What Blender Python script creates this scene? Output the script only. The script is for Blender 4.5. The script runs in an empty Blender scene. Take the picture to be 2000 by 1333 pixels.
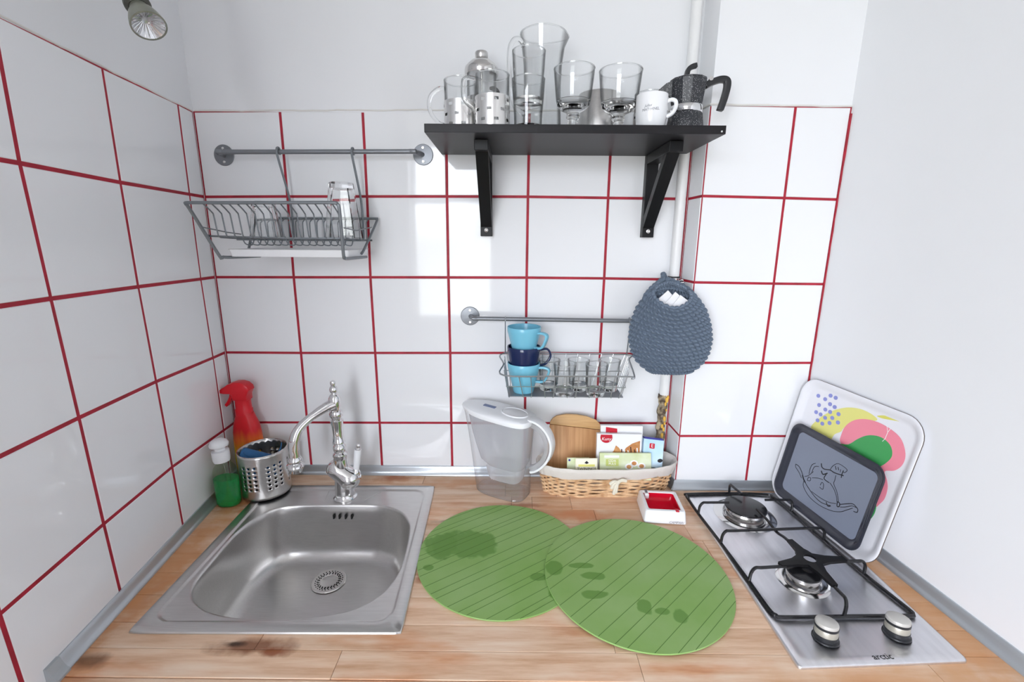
import bpy, bmesh, math, random
from mathutils import Vector, Matrix
random.seed(7)
PI = math.pi
sc = bpy.context.scene
COL = sc.collection

# ------------------------------------------------------------------ camera
cam = bpy.data.objects.new('camera', bpy.data.cameras.new('camera'))
COL.objects.link(cam)
cam.data.sensor_width = 36.0
cam.data.sensor_fit = 'HORIZONTAL'
cam.data.lens = 15.96
cam.data.clip_start = 0.02
yw, pt, rl = -0.00335, -0.22072, 0.00745
fw = Vector((math.sin(yw)*math.cos(pt), math.cos(yw)*math.cos(pt), math.sin(pt)))
rt = Vector((math.cos(yw), -math.sin(yw), 0))
up = rt.cross(fw)
r2 = rt*math.cos(rl) + up*math.sin(rl)
u2 = -rt*math.sin(rl) + up*math.cos(rl)
cam.matrix_world = Matrix(((r2.x, u2.x, -fw.x, 0.80706), (r2.y, u2.y, -fw.y, -1.23523), (r2.z, u2.z, -fw.z, 1.58501), (0, 0, 0, 1)))
sc.camera = cam

# ------------------------------------------------------------------ sky, daylight, exposure
sc.view_settings.view_transform = 'Standard'
sc.view_settings.look = 'None'
sc.view_settings.gamma = 1.0
sc.view_settings.use_curve_mapping = False
sc.view_settings.exposure = 0.88
W = bpy.data.worlds.new('sky'); sc.world = W; W.use_nodes = True
nt = W.node_tree; nt.nodes.clear()
tc = nt.nodes.new('ShaderNodeTexCoord'); sep = nt.nodes.new('ShaderNodeSeparateXYZ')
rmp = nt.nodes.new('ShaderNodeValToRGB'); bg = nt.nodes.new('ShaderNodeBackground'); wo = nt.nodes.new('ShaderNodeOutputWorld')
nt.links.new(tc.outputs['Generated'], sep.inputs[0]); nt.links.new(sep.outputs['Z'], rmp.inputs[0])
nt.links.new(rmp.outputs[0], bg.inputs[0]); nt.links.new(bg.outputs[0], wo.inputs[0])
rmp.color_ramp.elements[0].position = 0.0; rmp.color_ramp.elements[0].color = (0.46, 0.47, 0.46, 1)
rmp.color_ramp.elements[1].position = 0.06; rmp.color_ramp.elements[1].color = (0.885, 0.908, 1.0, 1)
bg.inputs[1].default_value = 11.0
pl = bpy.data.lights.new('window_portal', 'AREA'); pl.shape = 'RECTANGLE'; pl.size = 2.55; pl.size_y = 1.86
plo = bpy.data.objects.new('window_portal', pl); COL.objects.link(plo)
plo.location = (-0.675, -3.52, 1.63); plo.rotation_euler = (PI/2, 0, 0)
pl.cycles.is_portal = True
sc.cycles.max_bounces = 14; sc.cycles.diffuse_bounces = 6; sc.cycles.glossy_bounces = 6
sc.cycles.transmission_bounces = 14; sc.cycles.transparent_max_bounces = 24
sc.cycles.sample_clamp_indirect = 6.0

# ------------------------------------------------------------------ materials
def srgb(r, g, b):
    f = lambda c: (c/255/12.92) if c/255 <= 0.04045 else ((c/255+0.055)/1.055)**2.4
    return (f(r), f(g), f(b), 1.0)
def mat(name, col, rough=0.5, metal=0.0, trans=0.0, ior=1.45, spec=0.5, coat=0.0, bump=None, noise=None, aniso=None):
    m = bpy.data.materials.new(name); m.use_nodes = True
    t = m.node_tree; b = t.nodes['Principled BSDF']
    b.inputs['Base Color'].default_value = col; b.inputs['Roughness'].default_value = rough
    b.inputs['Metallic'].default_value = metal; b.inputs['Transmission Weight'].default_value = trans
    b.inputs['IOR'].default_value = ior; b.inputs['Specular IOR Level'].default_value = spec
    b.inputs['Coat Weight'].default_value = coat
    if bump or noise:
        c = t.nodes.new('ShaderNodeTexCoord'); n = t.nodes.new('ShaderNodeTexNoise')
        mp = t.nodes.new('ShaderNodeMapping'); t.links.new(c.outputs['Object'], mp.inputs[0]); t.links.new(mp.outputs[0], n.inputs['Vector'])
        if aniso: mp.inputs['Scale'].default_value = aniso
        n.inputs['Detail'].default_value = 5
        if bump:
            n.inputs['Scale'].default_value = bump[0]
            bp = t.nodes.new('ShaderNodeBump'); bp.inputs['Strength'].default_value = bump[1]; bp.inputs['Distance'].default_value = bump[2]
            t.links.new(n.outputs['Fac'], bp.inputs['Height']); t.links.new(bp.outputs[0], b.inputs['Normal'])
        if noise:
            if not bump: n.inputs['Scale'].default_value = noise[0]
            r = t.nodes.new('ShaderNodeValToRGB'); r.color_ramp.elements[0].position = noise[2]; r.color_ramp.elements[1].position = noise[3]
            r.color_ramp.elements[0].color = noise[1]; r.color_ramp.elements[1].color = col
            t.links.new(n.outputs['Fac'], r.inputs[0]); t.links.new(r.outputs[0], b.inputs['Base Color'])
    return m
def thin(name, tint, gloss=0.06, milky=0.0, mcol=(0.9, 0.92, 0.95, 1), dark=0.0, edge=0.6, base=0.035):
    """thin clear sheet: see-through with fresnel gloss; optionally milky"""
    m = bpy.data.materials.new(name); m.use_nodes = True; t = m.node_tree; t.nodes.clear()
    o = t.nodes.new('ShaderNodeOutputMaterial'); tr = t.nodes.new('ShaderNodeBsdfTransparent'); g = t.nodes.new('ShaderNodeBsdfGlossy')
    tr.inputs[0].default_value = tint; g.inputs['Roughness'].default_value = gloss
    lw = t.nodes.new('ShaderNodeLayerWeight'); lw.inputs[0].default_value = 0.5
    pw = t.nodes.new('ShaderNodeMath'); pw.operation = 'POWER'; pw.inputs[1].default_value = 4.0; t.links.new(lw.outputs['Facing'], pw.inputs[0])
    fr = t.nodes.new('ShaderNodeMath'); fr.operation = 'MULTIPLY_ADD'; fr.inputs[1].default_value = edge; fr.inputs[2].default_value = base; t.links.new(pw.outputs[0], fr.inputs[0])
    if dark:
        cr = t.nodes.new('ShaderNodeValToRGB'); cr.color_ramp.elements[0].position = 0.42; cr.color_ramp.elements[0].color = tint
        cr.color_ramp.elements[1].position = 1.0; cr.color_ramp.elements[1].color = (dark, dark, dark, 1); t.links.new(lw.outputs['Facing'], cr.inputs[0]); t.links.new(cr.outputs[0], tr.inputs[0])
    mx = t.nodes.new('ShaderNodeMixShader'); t.links.new(fr.outputs[0], mx.inputs[0])
    src = tr.outputs[0]
    if milky:
        d = t.nodes.new('ShaderNodeBsdfDiffuse'); d.inputs[0].default_value = mcol
        tl = t.nodes.new('ShaderNodeBsdfTranslucent'); tl.inputs[0].default_value = mcol
        a = t.nodes.new('ShaderNodeMixShader'); a.inputs[0].default_value = 0.5
        t.links.new(d.outputs[0], a.inputs[1]); t.links.new(tl.outputs[0], a.inputs[2])
        mm = t.nodes.new('ShaderNodeMixShader'); mm.inputs[0].default_value = milky
        t.links.new(tr.outputs[0], mm.inputs[1]); t.links.new(a.outputs[0], mm.inputs[2]); src = mm.outputs[0]
    t.links.new(src, mx.inputs[1]); t.links.new(g.outputs[0], mx.inputs[2]); t.links.new(mx.outputs[0], o.inputs[0])
    return m

M = {}
M['plaster'] = mat('white_plaster', (0.80, 0.81, 0.83, 1), 0.75, bump=(9, 0.25, 0.004))
M['room'] = mat('room_paint', (0.70, 0.70, 0.71, 1), 0.8)
M['floor'] = mat('floor_wood', (0.30, 0.20, 0.13, 1), 0.4, noise=(6, (0.22, 0.14, 0.09, 1), 0.3, 0.7))
M['tile'] = mat('white_glazed_tile', (0.82, 0.83, 0.85, 1), 0.05, bump=(5, 0.05, 0.002))
M['grout'] = mat('red_grout', srgb(172, 30, 52), 0.6, noise=(30, srgb(150, 24, 42), 0.35, 0.6))
M['caulk'] = mat('old_caulk', srgb(222, 220, 216), 0.7, bump=(60, 0.6, 0.003))
M['alu'] = mat('aluminium_trim', srgb(190, 196, 201), 0.33, 0.65)
M['aluc'] = mat('grey_end_cap', srgb(172, 178, 182), 0.5, 0.2)
M['steel'] = mat('brushed_steel', (0.66, 0.65, 0.64, 1), 0.28, 1.0, noise=(70, (0.615, 0.605, 0.595, 1), 0.35, 0.65), aniso=(0.4, 6, 6))
M['hobsteel'] = mat('hob_steel', (0.80, 0.80, 0.83, 1), 0.34, 1.0, noise=(24, (0.75, 0.75, 0.78, 1), 0.35, 0.6), aniso=(4, 0.5, 1))
M['steelp'] = mat('polished_steel', (0.70, 0.69, 0.68, 1), 0.16, 1.0)
M['chrome'] = mat('chrome', (0.80, 0.80, 0.81, 1), 0.05, 1.0)
M['wire'] = mat('grey_coated_wire', srgb(128, 133, 138), 0.42, 0.55)
M['rail'] = mat('grey_rail_metal', srgb(132, 135, 140), 0.38, 0.55)
M['silverwire'] = mat('silver_wire', srgb(176, 180, 184), 0.3, 0.9)
M['blackwire'] = mat('black_enamel', (0.012, 0.012, 0.014, 1), 0.22)
M['blackmatte'] = mat('black_matte', (0.007, 0.007, 0.008, 1), 0.42, spec=0.3)
M['shelf'] = mat('black_brown_shelf', (0.009, 0.0085, 0.010, 1), 0.42, spec=0.3, noise=(30, (0.014, 0.013, 0.015, 1), 0.3, 0.7), aniso=(0.3, 3, 3))
M['blackpl'] = mat('black_plastic', (0.02, 0.021, 0.024, 1), 0.35)
M['darkslot'] = mat('dark_slot', (0.01, 0.01, 0.01, 1), 0.8)
M['white'] = mat('white_plastic', (0.82, 0.83, 0.85, 1), 0.3)
M['offwhite'] = mat('white_ceramic', (0.83, 0.84, 0.86, 1), 0.12)
M['cream'] = mat('cream_plastic', srgb(205, 205, 190), 0.45)
M['knobsilver'] = mat('knob_silver', srgb(188, 184, 172), 0.35, 0.5)
M['knobtop'] = mat('knob_top', srgb(205, 203, 198), 0.4, 0.35)
M['glass'] = mat('clear_glass', (0.985, 0.99, 0.99, 1), 0.0, 0, 1.0, 1.45)
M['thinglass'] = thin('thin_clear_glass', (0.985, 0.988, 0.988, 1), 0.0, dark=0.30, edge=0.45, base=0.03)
M['holder'] = mat('mug_holder_steel', (0.80, 0.79, 0.78, 1), 0.27, 1.0)
M['clearpl'] = thin('clear_plastic', (0.975, 0.978, 0.985, 1), 0.06, 0.07, (0.9, 0.91, 0.95, 1), dark=0.7)  # slight milky share paints in a pale sheen in place of reflections
M['bottlepl'] = thin('bottle_plastic', (0.86, 0.93, 0.88, 1))
M['milky'] = thin('milky_hopper', (0.96, 0.965, 0.975, 1), 0.2, 0.42, (0.84, 0.845, 0.87, 1))
M['filter'] = thin('filter_white', (0.96, 0.97, 0.98, 1), 0.2, 0.36, (0.95, 0.95, 0.97, 1))
M['water'] = thin('water', (0.975, 0.98, 0.985, 1), 0.02)
M['soap'] = mat('green_soap', (0.025, 0.50, 0.13, 1), 0.02, 0, 0.6, 1.36)
M['soapdeep'] = M['soap']
M['red'] = mat('red_plastic', srgb(214, 22, 38), 0.32)
M['redash'] = mat('red_glaze', srgb(205, 16, 44), 0.15)
M['cyan'] = mat('light_blue_glaze', srgb(118, 188, 212), 0.25)
M['navy'] = mat('navy_glaze', srgb(24, 38, 78), 0.12)
M['bluecloth'] = mat('blue_cloth', srgb(58, 108, 158), 0.9, bump=(140, 0.5, 0.002))
M['yarn'] = mat('slate_yarn', srgb(106, 119, 135), 0.92, noise=(260, srgb(97, 110, 126), 0.3, 0.62))
M['paper'] = mat('white_paper', (0.85, 0.85, 0.87, 1), 0.8)
M['wicker'] = mat('wicker', srgb(224, 190, 150), 0.55, noise=(50, srgb(190, 146, 104), 0.32, 0.6))
M['linen'] = mat('linen', srgb(214, 208, 202), 0.95, bump=(220, 0.5, 0.0015))
M['linenb'] = mat('linen_bow', srgb(222, 216, 200), 0.95)
M['board'] = mat('bamboo', srgb(198, 150, 102), 0.5, noise=(16, srgb(176, 126, 80), 0.35, 0.62), aniso=(7, 1, 0.35))
M['boardband'] = mat('bamboo_band', srgb(210, 168, 116), 0.5, noise=(16, srgb(190, 146, 94), 0.35, 0.62), aniso=(0.5, 1, 7))
M['greybl'] = mat('blue_grey_window', srgb(92, 108, 148), 0.3)
M['tray_w'] = mat('white_laminate', (0.80, 0.80, 0.84, 1), 0.22)
M['tray_e'] = mat('tray_edge', srgb(90, 78, 72), 0.6)
M['tray_d'] = mat('dark_grey_tray', srgb(50, 52, 62), 0.14)
M['tray_df'] = mat('grey_tray_face', srgb(122, 129, 145), 0.28)
M['ink'] = mat('black_ink', (0.012, 0.012, 0.016, 1), 0.5)
M['p_yellow'] = mat('print_yellow', srgb(226, 222, 130), 0.25)
M['p_yellow2'] = mat('print_leaf', srgb(216, 212, 104), 0.25)
M['p_pink'] = mat('print_pink', srgb(238, 140, 158), 0.25)
M['p_green'] = mat('print_green', srgb(66, 158, 88), 0.25)
M['p_blue'] = mat('print_blue', srgb(140, 146, 208), 0.25)
M['p_white'] = mat('print_white', srgb(240, 240, 240), 0.3)
M['p_brown'] = mat('print_brown', srgb(205, 152, 98), 0.4, noise=(60, srgb(182, 118, 66), 0.35, 0.65))
M['p_dark'] = mat('print_dark', srgb(84, 44, 34), 0.4)
M['p_red'] = mat('print_red', srgb(192, 28, 48), 0.3)
M['p_lime'] = mat('print_lime', srgb(186, 196, 110), 0.4)
M['teabox'] = mat('tea_box_card', srgb(218, 226, 196), 0.45, noise=(28, srgb(204, 214, 164), 0.35, 0.6))
M['card'] = mat('white_card', (0.82, 0.83, 0.85, 1), 0.35)
M['sachet'] = mat('cream_sachet', srgb(240, 236, 214), 0.4)
M['milkblue'] = mat('milk_blue', srgb(160, 206, 240), 0.3, noise=(9, srgb(214, 234, 248), 0.35, 0.65))
M['royal'] = mat('royal_blue', srgb(44, 44, 140), 0.4)
M['rust'] = mat('corroded_pipe', srgb(176, 160, 132), 0.85, noise=(46, srgb(84, 70, 58), 0.42, 0.56), bump=None)
M['rusty'] = mat('yellow_flakes', srgb(226, 180, 78), 0.8)
M['pipe'] = mat('pipe_paint', (0.80, 0.80, 0.80, 1), 0.4)
M['lampglass'] = mat('lamp_face', (0.75, 0.76, 0.78, 1), 0.12, 0.7, bump=(90, 0.4, 0.002))
M['lampmetal'] = mat('lamp_reflector', srgb(150, 152, 140), 0.3, 0.5)
M['lampring'] = mat('lamp_ring', srgb(90, 90, 84), 0.35, 0.7)
M['beadgrey'] = mat('grey_text', srgb(120, 122, 130), 0.5)
M['frame'] = mat('window_frame_paint', (0.75, 0.75, 0.75, 1), 0.4)
M['pane'] = thin('window_glass', (0.97, 0.98, 0.98, 1), 0.0)

# speckled enamel
def speckled():
    m = mat('speckled_black', (0.03, 0.032, 0.036, 1), 0.42); t = m.node_tree; b = t.nodes['Principled BSDF']
    c = t.nodes.new('ShaderNodeTexCoord'); v = t.nodes.new('ShaderNodeTexVoronoi'); v.inputs['Scale'].default_value = 380
    r = t.nodes.new('ShaderNodeValToRGB'); r.color_ramp.elements[0].position = 0.16; r.color_ramp.elements[0].color = (0.75, 0.75, 0.75, 1)
    r.color_ramp.elements[1].position = 0.22; r.color_ramp.elements[1].color = (0.028, 0.030, 0.036, 1)
    t.links.new(c.outputs['Object'], v.inputs['Vector']); t.links.new(v.outputs['Distance'], r.inputs[0]); t.links.new(r.outputs[0], b.inputs['Base Color'])
    return m
M['speck'] = speckled()

# spray bottle body: red at the shoulder running through orange to yellow
def flame():
    m = mat('flame_sleeve', (1, 0, 0, 1), 0.3); t = m.node_tree; b = t.nodes['Principled BSDF']
    c = t.nodes.new('ShaderNodeTexCoord'); s = t.nodes.new('ShaderNodeSeparateXYZ'); n = t.nodes.new('ShaderNodeTexNoise'); n.inputs['Scale'].default_value = 60
    mp = t.nodes.new('ShaderNodeMapping'); mp.inputs['Scale'].default_value = (1, 1, 0.12)
    a = t.nodes.new('ShaderNodeMath'); a.operation = 'MULTIPLY_ADD'; a.inputs[1].default_value = 0.05
    r = t.nodes.new('ShaderNodeValToRGB'); e = r.color_ramp.elements
    e[0].position = 0.115; e[0].color = srgb(240, 205, 40); e[1].position = 0.185; e[1].color = srgb(208, 24, 34)
    x = e.new(0.15); x.color = srgb(238, 120, 40)
    t.links.new(c.outputs['Object'], s.inputs[0]); t.links.new(c.outputs['Object'], mp.inputs[0]); t.links.new(mp.outputs[0], n.inputs['Vector'])
    t.links.new(n.outputs['Fac'], a.inputs[0]); t.links.new(s.outputs['Z'], a.inputs[2]); t.links.new(a.outputs[0], r.inputs[0]); t.links.new(r.outputs[0], b.inputs['Base Color'])
    return m
M['flame'] = flame()

# oiled beech staves with stains
def wood():
    m = mat('beech_stave', (0.5, 0.3, 0.2, 1), 0.42); t = m.node_tree; b = t.nodes['Principled BSDF']; L = t.links.new
    N = lambda k: t.nodes.new('ShaderNode'+k)
    g = N('NewGeometry'); oi = N('ObjectInfo')
    off = N('VectorMath'); off.operation = 'MULTIPLY_ADD'; cmb = N('CombineXYZ')
    for i in range(3): L(oi.outputs['Random'], cmb.inputs[i])
    off.inputs[1].default_value = (40, 40, 40); L(cmb.outputs[0], off.inputs[0]); L(g.outputs['Position'], off.inputs[2])
    mp = N('Mapping'); mp.inputs['Scale'].default_value = (3.2, 34, 34); L(off.outputs[0], mp.inputs[0])
    n1 = N('TexNoise'); n1.inputs['Scale'].default_value = 1.6; n1.inputs['Detail'].default_value = 7; n1.inputs['Roughness'].default_value = 0.62; L(mp.outputs[0], n1.inputs['Vector'])
    r1 = N('ValToRGB'); e = r1.color_ramp.elements
    e[0].position = 0.28; e[0].color = srgb(200, 154, 118); e[1].position = 0.74; e[1].color = srgb(238, 216, 194)
    x = e.new(0.5); x.color = srgb(226, 192, 162)
    L(n1.outputs['Fac'], r1.inputs[0])
    hs = N('HueSaturation'); mr = N('MapRange'); mr.inputs[3].default_value = 0.9; mr.inputs[4].default_value = 1.06
    L(oi.outputs['Random'], mr.inputs[0]); L(mr.outputs[0], hs.inputs['Value']); L(r1.outputs[0], hs.inputs['Color'])
    # broad reddish blotches
    mp2 = N('Mapping'); mp2.inputs['Scale'].default_value = (4, 14, 4); L(g.outputs['Position'], mp2.inputs[0])
    n2 = N('TexNoise'); n2.inputs['Scale'].default_value = 1.3; n2.inputs['Detail'].default_value = 4; L(mp2.outputs[0], n2.inputs['Vector'])
    r2_ = N('ValToRGB'); r2_.color_ramp.elements[0].position = 0.52; r2_.color_ramp.elements[1].position = 0.72
    L(n2.outputs['Fac'], r2_.inputs[0])
    mx = N('MixRGB'); mx.blend_type = 'MULTIPLY'; mx.inputs[2].default_value = srgb(238, 200, 172)
    L(r2_.outputs[0], mx.inputs[0]); L(hs.outputs[0], mx.inputs[1])
    cur = mx.outputs[0]
    # old water stains and broad orange-brown zones, each with its own spot (x, y, rx, ry, colour)
    n3 = N('TexNoise'); n3.inputs['Scale'].default_value = 26; n3.inputs['Detail'].default_value = 4; L(g.outputs['Position'], n3.inputs['Vector'])
    for (sx, sy, rx, ry, c, k) in ((0.36, -0.592, 0.075, 0.020, srgb(120, 66, 34), .85), (0.33, -0.588, 0.022, 0.007, srgb(52, 34, 24), .9), (0.40, -0.603, 0.03, 0.010, srgb(140, 70, 30), .8),
                              (0.105, -0.622, 0.05, 0.016, srgb(110, 72, 44), .8), (0.625, -0.42, 0.018, 0.034, srgb(150, 78, 44), .85), (0.66, -0.235, 0.06, 0.008, srgb(96, 62, 44), .7), (0.635, -0.30, 0.03, 0.007, srgb(70, 46, 36), .75),
                              (0.46, -0.028, 0.06, 0.022, srgb(160, 84, 36), .8), (0.15, -0.20, 0.05, 0.02, srgb(176, 96, 44), .7), (0.095, -0.50, 0.03, 0.12, srgb(176, 112, 64), .6),
                              (0.075, -0.17, 0.06, 0.05, srgb(150, 84, 38), .75), (1.60, -0.50, 0.10, 0.26, srgb(208, 150, 98), .75), (1.45, -0.65, 0.25, 0.05, srgb(212, 160, 112), .6), (0.9, -0.20, 0.26, 0.05, srgb(206, 150, 112), .6), (1.22, -0.32, 0.05, 0.14, srgb(204, 142, 104), .6), (0.72, -0.05, 0.3, 0.03, srgb(196, 136, 90), .6), (0.075, -0.38, 0.06, 0.26, srgb(206, 142, 88), .8), (0.84, -0.16, 0.05, 0.012, srgb(150, 84, 54), .6), (0.98, -0.205, 0.07, 0.025, srgb(206, 128, 86), .6)):
        sb = N('VectorMath'); sb.operation = 'SUBTRACT'; sb.inputs[1].default_value = (sx, sy, 0.9); L(g.outputs['Position'], sb.inputs[0])
        ml = N('VectorMath'); ml.operation = 'MULTIPLY'; ml.inputs[1].default_value = (1/rx, 1/ry, 0); L(sb.outputs[0], ml.inputs[0])
        ln = N('VectorMath'); ln.operation = 'LENGTH'; L(ml.outputs[0], ln.inputs[0])
        ad = N('Math'); ad.operation = 'MULTIPLY_ADD'; ad.inputs[1].default_value = 1.6; L(n3.outputs['Fac'], ad.inputs[0]); L(ln.outputs['Value'], ad.inputs[2])
        rg = N('MapRange'); rg.inputs[1].default_value = 1.9; rg.inputs[2].default_value = 1.15; rg.inputs[3].default_value = 0; rg.inputs[4].default_value = k; L(ad.outputs[0], rg.inputs[0])
        m2 = N('MixRGB'); m2.inputs[2].default_value = c; L(rg.outputs[0], m2.inputs[0]); L(cur, m2.inputs[1]); cur = m2.outputs[0]
    L(cur, b.inputs['Base Color'])
    bp = N('Bump'); bp.inputs['Strength'].default_value = 0.15; bp.inputs['Distance'].default_value = 0.001; L(n1.outputs['Fac'], bp.inputs['Height']); L(bp.outputs[0], b.inputs['Normal'])
    return m
M['wood'] = wood()
M['woodgap'] = mat('stave_gap', srgb(70, 44, 30), 0.8)

# green mat: thin grooves in one direction, damp patches of their own shape
def matmat(name, ang, spots, seed):
    m = mat(name, srgb(128, 160, 92), 0.55); t = m.node_tree; b = t.nodes['Principled BSDF']; L = t.links.new
    N = lambda k: t.nodes.new('ShaderNode'+k)
    g = N('NewGeometry'); n = N('TexNoise'); n.inputs['Scale'].default_value = 7; n.inputs['Detail'].default_value = 5; L(g.outputs['Position'], n.inputs['Vector'])
    r = N('ValToRGB'); r.color_ramp.elements[0].position = 0.3; r.color_ramp.elements[0].color = srgb(126, 166, 84); r.color_ramp.elements[1].position = 0.72; r.color_ramp.elements[1].color = srgb(148, 180, 114)
    L(n.outputs['Fac'], r.inputs[0]); cur = r.outputs[0]
    n3 = N('TexNoise'); n3.inputs['Scale'].default_value = 30; n3.inputs['Detail'].default_value = 3; L(g.outputs['Position'], n3.inputs['Vector'])
    for (sx, sy, rx, ry) in spots:
        sb = N('VectorMath'); sb.operation = 'SUBTRACT'; sb.inputs[1].default_value = (sx, sy, 0.9); L(g.outputs['Position'], sb.inputs[0])
        ml = N('VectorMath'); ml.operation = 'MULTIPLY'; ml.inputs[1].default_value = (1/rx, 1/ry, 0); L(sb.outputs[0], ml.inputs[0])
        ln = N('VectorMath'); ln.operation = 'LENGTH'; L(ml.outputs[0], ln.inputs[0])
        ad = N('Math'); ad.operation = 'MULTIPLY_ADD'; ad.inputs[1].default_value = 1.1; L(n3.outputs['Fac'], ad.inputs[0]); L(ln.outputs['Value'], ad.inputs[2])
        rg = N('MapRange'); rg.inputs[1].default_value = 1.55; rg.inputs[2].default_value = 1.4; rg.inputs[3].default_value = 0; rg.inputs[4].default_value = .85; L(ad.outputs[0], rg.inputs[0])
        m2 = N('MixRGB'); m2.inputs[2].default_value = srgb(96, 140, 58); L(rg.outputs[0], m2.inputs[0]); L(cur, m2.inputs[1]); cur = m2.outputs[0]
    L(cur, b.inputs['Base Color'])
    return m
M['mat1'] = matmat('green_mat_damp', 0, [(0.70, -0.325, 0.085, 0.05), (0.645, -0.33, 0.045, 0.045), (0.865, -0.425, 0.02, 0.012), (0.90, -0.465, 0.02, 0.02), (0.63, -0.40, 0.012, 0.01)], 1)
M['mat2'] = matmat('green_mat', 0, [(0.897, -0.405, 0.02, 0.022), (0.955, -0.395, 0.03, 0.008), (0.975, -0.425, 0.028, 0.012), (0.97, -0.475, 0.028, 0.012), (1.06, -0.505, 0.016, 0.022), (1.09, -0.515, 0.018, 0.01), (1.12, -0.525, 0.016, 0.016)], 2)
M['groove'] = mat('mat_groove', srgb(86, 122, 56), 0.8)

# ------------------------------------------------------------------ mesh builder
class MB:
    def __init__(s): s.v = []; s.f = []
    def add(s, vs, fs):
        o = len(s.v); s.v += [Vector(v) for v in vs]; s.f += [[i+o for i in f] for f in fs]; return s
    def hexa(s, p):
        return s.add(p, [(3, 2, 1, 0), (4, 5, 6, 7), (0, 1, 5, 4), (1, 2, 6, 5), (2, 3, 7, 6), (3, 0, 4, 7)])
    def box(s, x0, x1, y0, y1, z0, z1):
        return s.hexa([(x0, y0, z0), (x1, y0, z0), (x1, y1, z0), (x0, y1, z0), (x0, y0, z1), (x1, y0, z1), (x1, y1, z1), (x0, y1, z1)])
    def obox(s, o, ax, ay, az):
        o, ax, ay, az = Vector(o), Vector(ax), Vector(ay), Vector(az)
        return s.hexa([o, o+ax, o+ax+ay, o+ay, o+az, o+ax+az, o+ax+ay+az, o+ay+az])
    def loft(s, rings, cap0=True, cap1=True, closed=True):
        o = len(s.v); n = len(rings[0])
        for r in rings: s.v += [Vector(p) for p in r]
        m = n if closed else n-1
        for j in range(len(rings)-1):
            for i in range(m):
                a = o+j*n+i; b = o+j*n+(i+1) % n
                s.f.append([a, b, b+n, a+n])
        if cap0: s.f.append([o+i for i in range(n)][::-1])
        if cap1: s.f.append([o+(len(rings)-1)*n+i for i in range(n)])
        return s
    def lathe(s, prof, n=32, c=(0, 0, 0), ax=None, ex=None):
        """prof: (r, h) pairs; axis +z at c unless ax given"""
        c = Vector(c); az = Vector(ax).normalized() if ax else Vector((0, 0, 1))
        e1 = Vector(ex) if ex else (Vector((1, 0, 0)) if abs(az.x) < 0.9 else Vector((0, 1, 0)))
        e1 = (e1 - az*e1.dot(az)).normalized(); e2 = az.cross(e1)
        o = len(s.v); idx = []
        for r, h in prof:
            if r < 1e-6: idx.append([len(s.v)]); s.v.append(c+az*h)
            else:
                idx.append(list(range(len(s.v), len(s.v)+n)))
                for i in range(n):
                    a = 2*PI*i/n; s.v.append(c+az*h+e1*(r*math.cos(a))+e2*(r*math.sin(a)))
        for k in range(len(idx)-1):
            A, B = idx[k], idx[k+1]
            for i in range(n):
                j = (i+1) % n
                if len(A) == 1 and len(B) == 1: break
                if len(A) == 1: s.f.append([A[0], B[j], B[i]])
                elif len(B) == 1: s.f.append([A[i], A[j], B[0]])
                else: s.f.append([A[i], A[j], B[j], B[i]])
        return s
    def tube(s, path, r, n=8, closed=False, side=None, sx=1.0):
        P = [Vector(p) for p in path]; rings = []; prev = None; N_ = len(P)
        for i, p in enumerate(P):
            if closed: t = (P[(i+1) % N_]-P[i-1])
            else: t = (P[min(i+1, N_-1)]-P[max(i-1, 0)])
            t.normalize()
            if side is not None: u = Vector(side)
            elif prev is None: u = t.orthogonal()
            else: u = prev
            u = (u-t*u.dot(t))
            if u.length < 1e-5: u = t.orthogonal()
            u.normalize(); prev = u; w = t.cross(u)
            rr = r[i] if isinstance(r, (list, tuple)) else r
            rings.append([p+u*(rr*sx*math.cos(2*PI*k/n))+w*(rr*math.sin(2*PI*k/n)) for k in range(n)])
        if closed: rings.append(rings[0])
        return s.loft(rings, not closed, not closed)
    def ribbon(s, path, side, w, th):
        """flat band swept along path: w wide along side, th thick"""
        P = [Vector(p) for p in path]; sd = Vector(side).normalized(); rings = []
        for i, p in enumerate(P):
            t = (P[min(i+1, len(P)-1)]-P[max(i-1, 0)]).normalized(); n = t.cross(sd).normalized()
            ww = w[i] if isinstance(w, (list, tuple)) else w
            rings.append([p+sd*ww/2+n*th/2, p-sd*ww/2+n*th/2, p-sd*ww/2-n*th/2, p+sd*ww/2-n*th/2])
        return s.loft(rings)
    def prism(s, poly, o, ex, ey, n, d0, d1):
        o, ex, ey, n = Vector(o), Vector(ex), Vector(ey), Vector(n)
        return s.loft([[o+ex*x+ey*y+n*d for x, y in poly] for d in (d0, d1)])
    def ball(s, c, rx, ry, rz, n=16, m=10):
        c = Vector(c); prof = []
        rings = []
        for j in range(1, m):
            t = PI*j/m
            rings.append([c+Vector((rx*math.sin(t)*math.cos(2*PI*i/n), ry*math.sin(t)*math.sin(2*PI*i/n), -rz*math.cos(t))) for i in range(n)])
        return s.loft(rings)
ORI = {}
def origin_of(o):
    while o is not None:
        if o.name in ORI: return ORI[o.name]
        o = o.parent
    return Vector((0, 0, 0))
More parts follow.
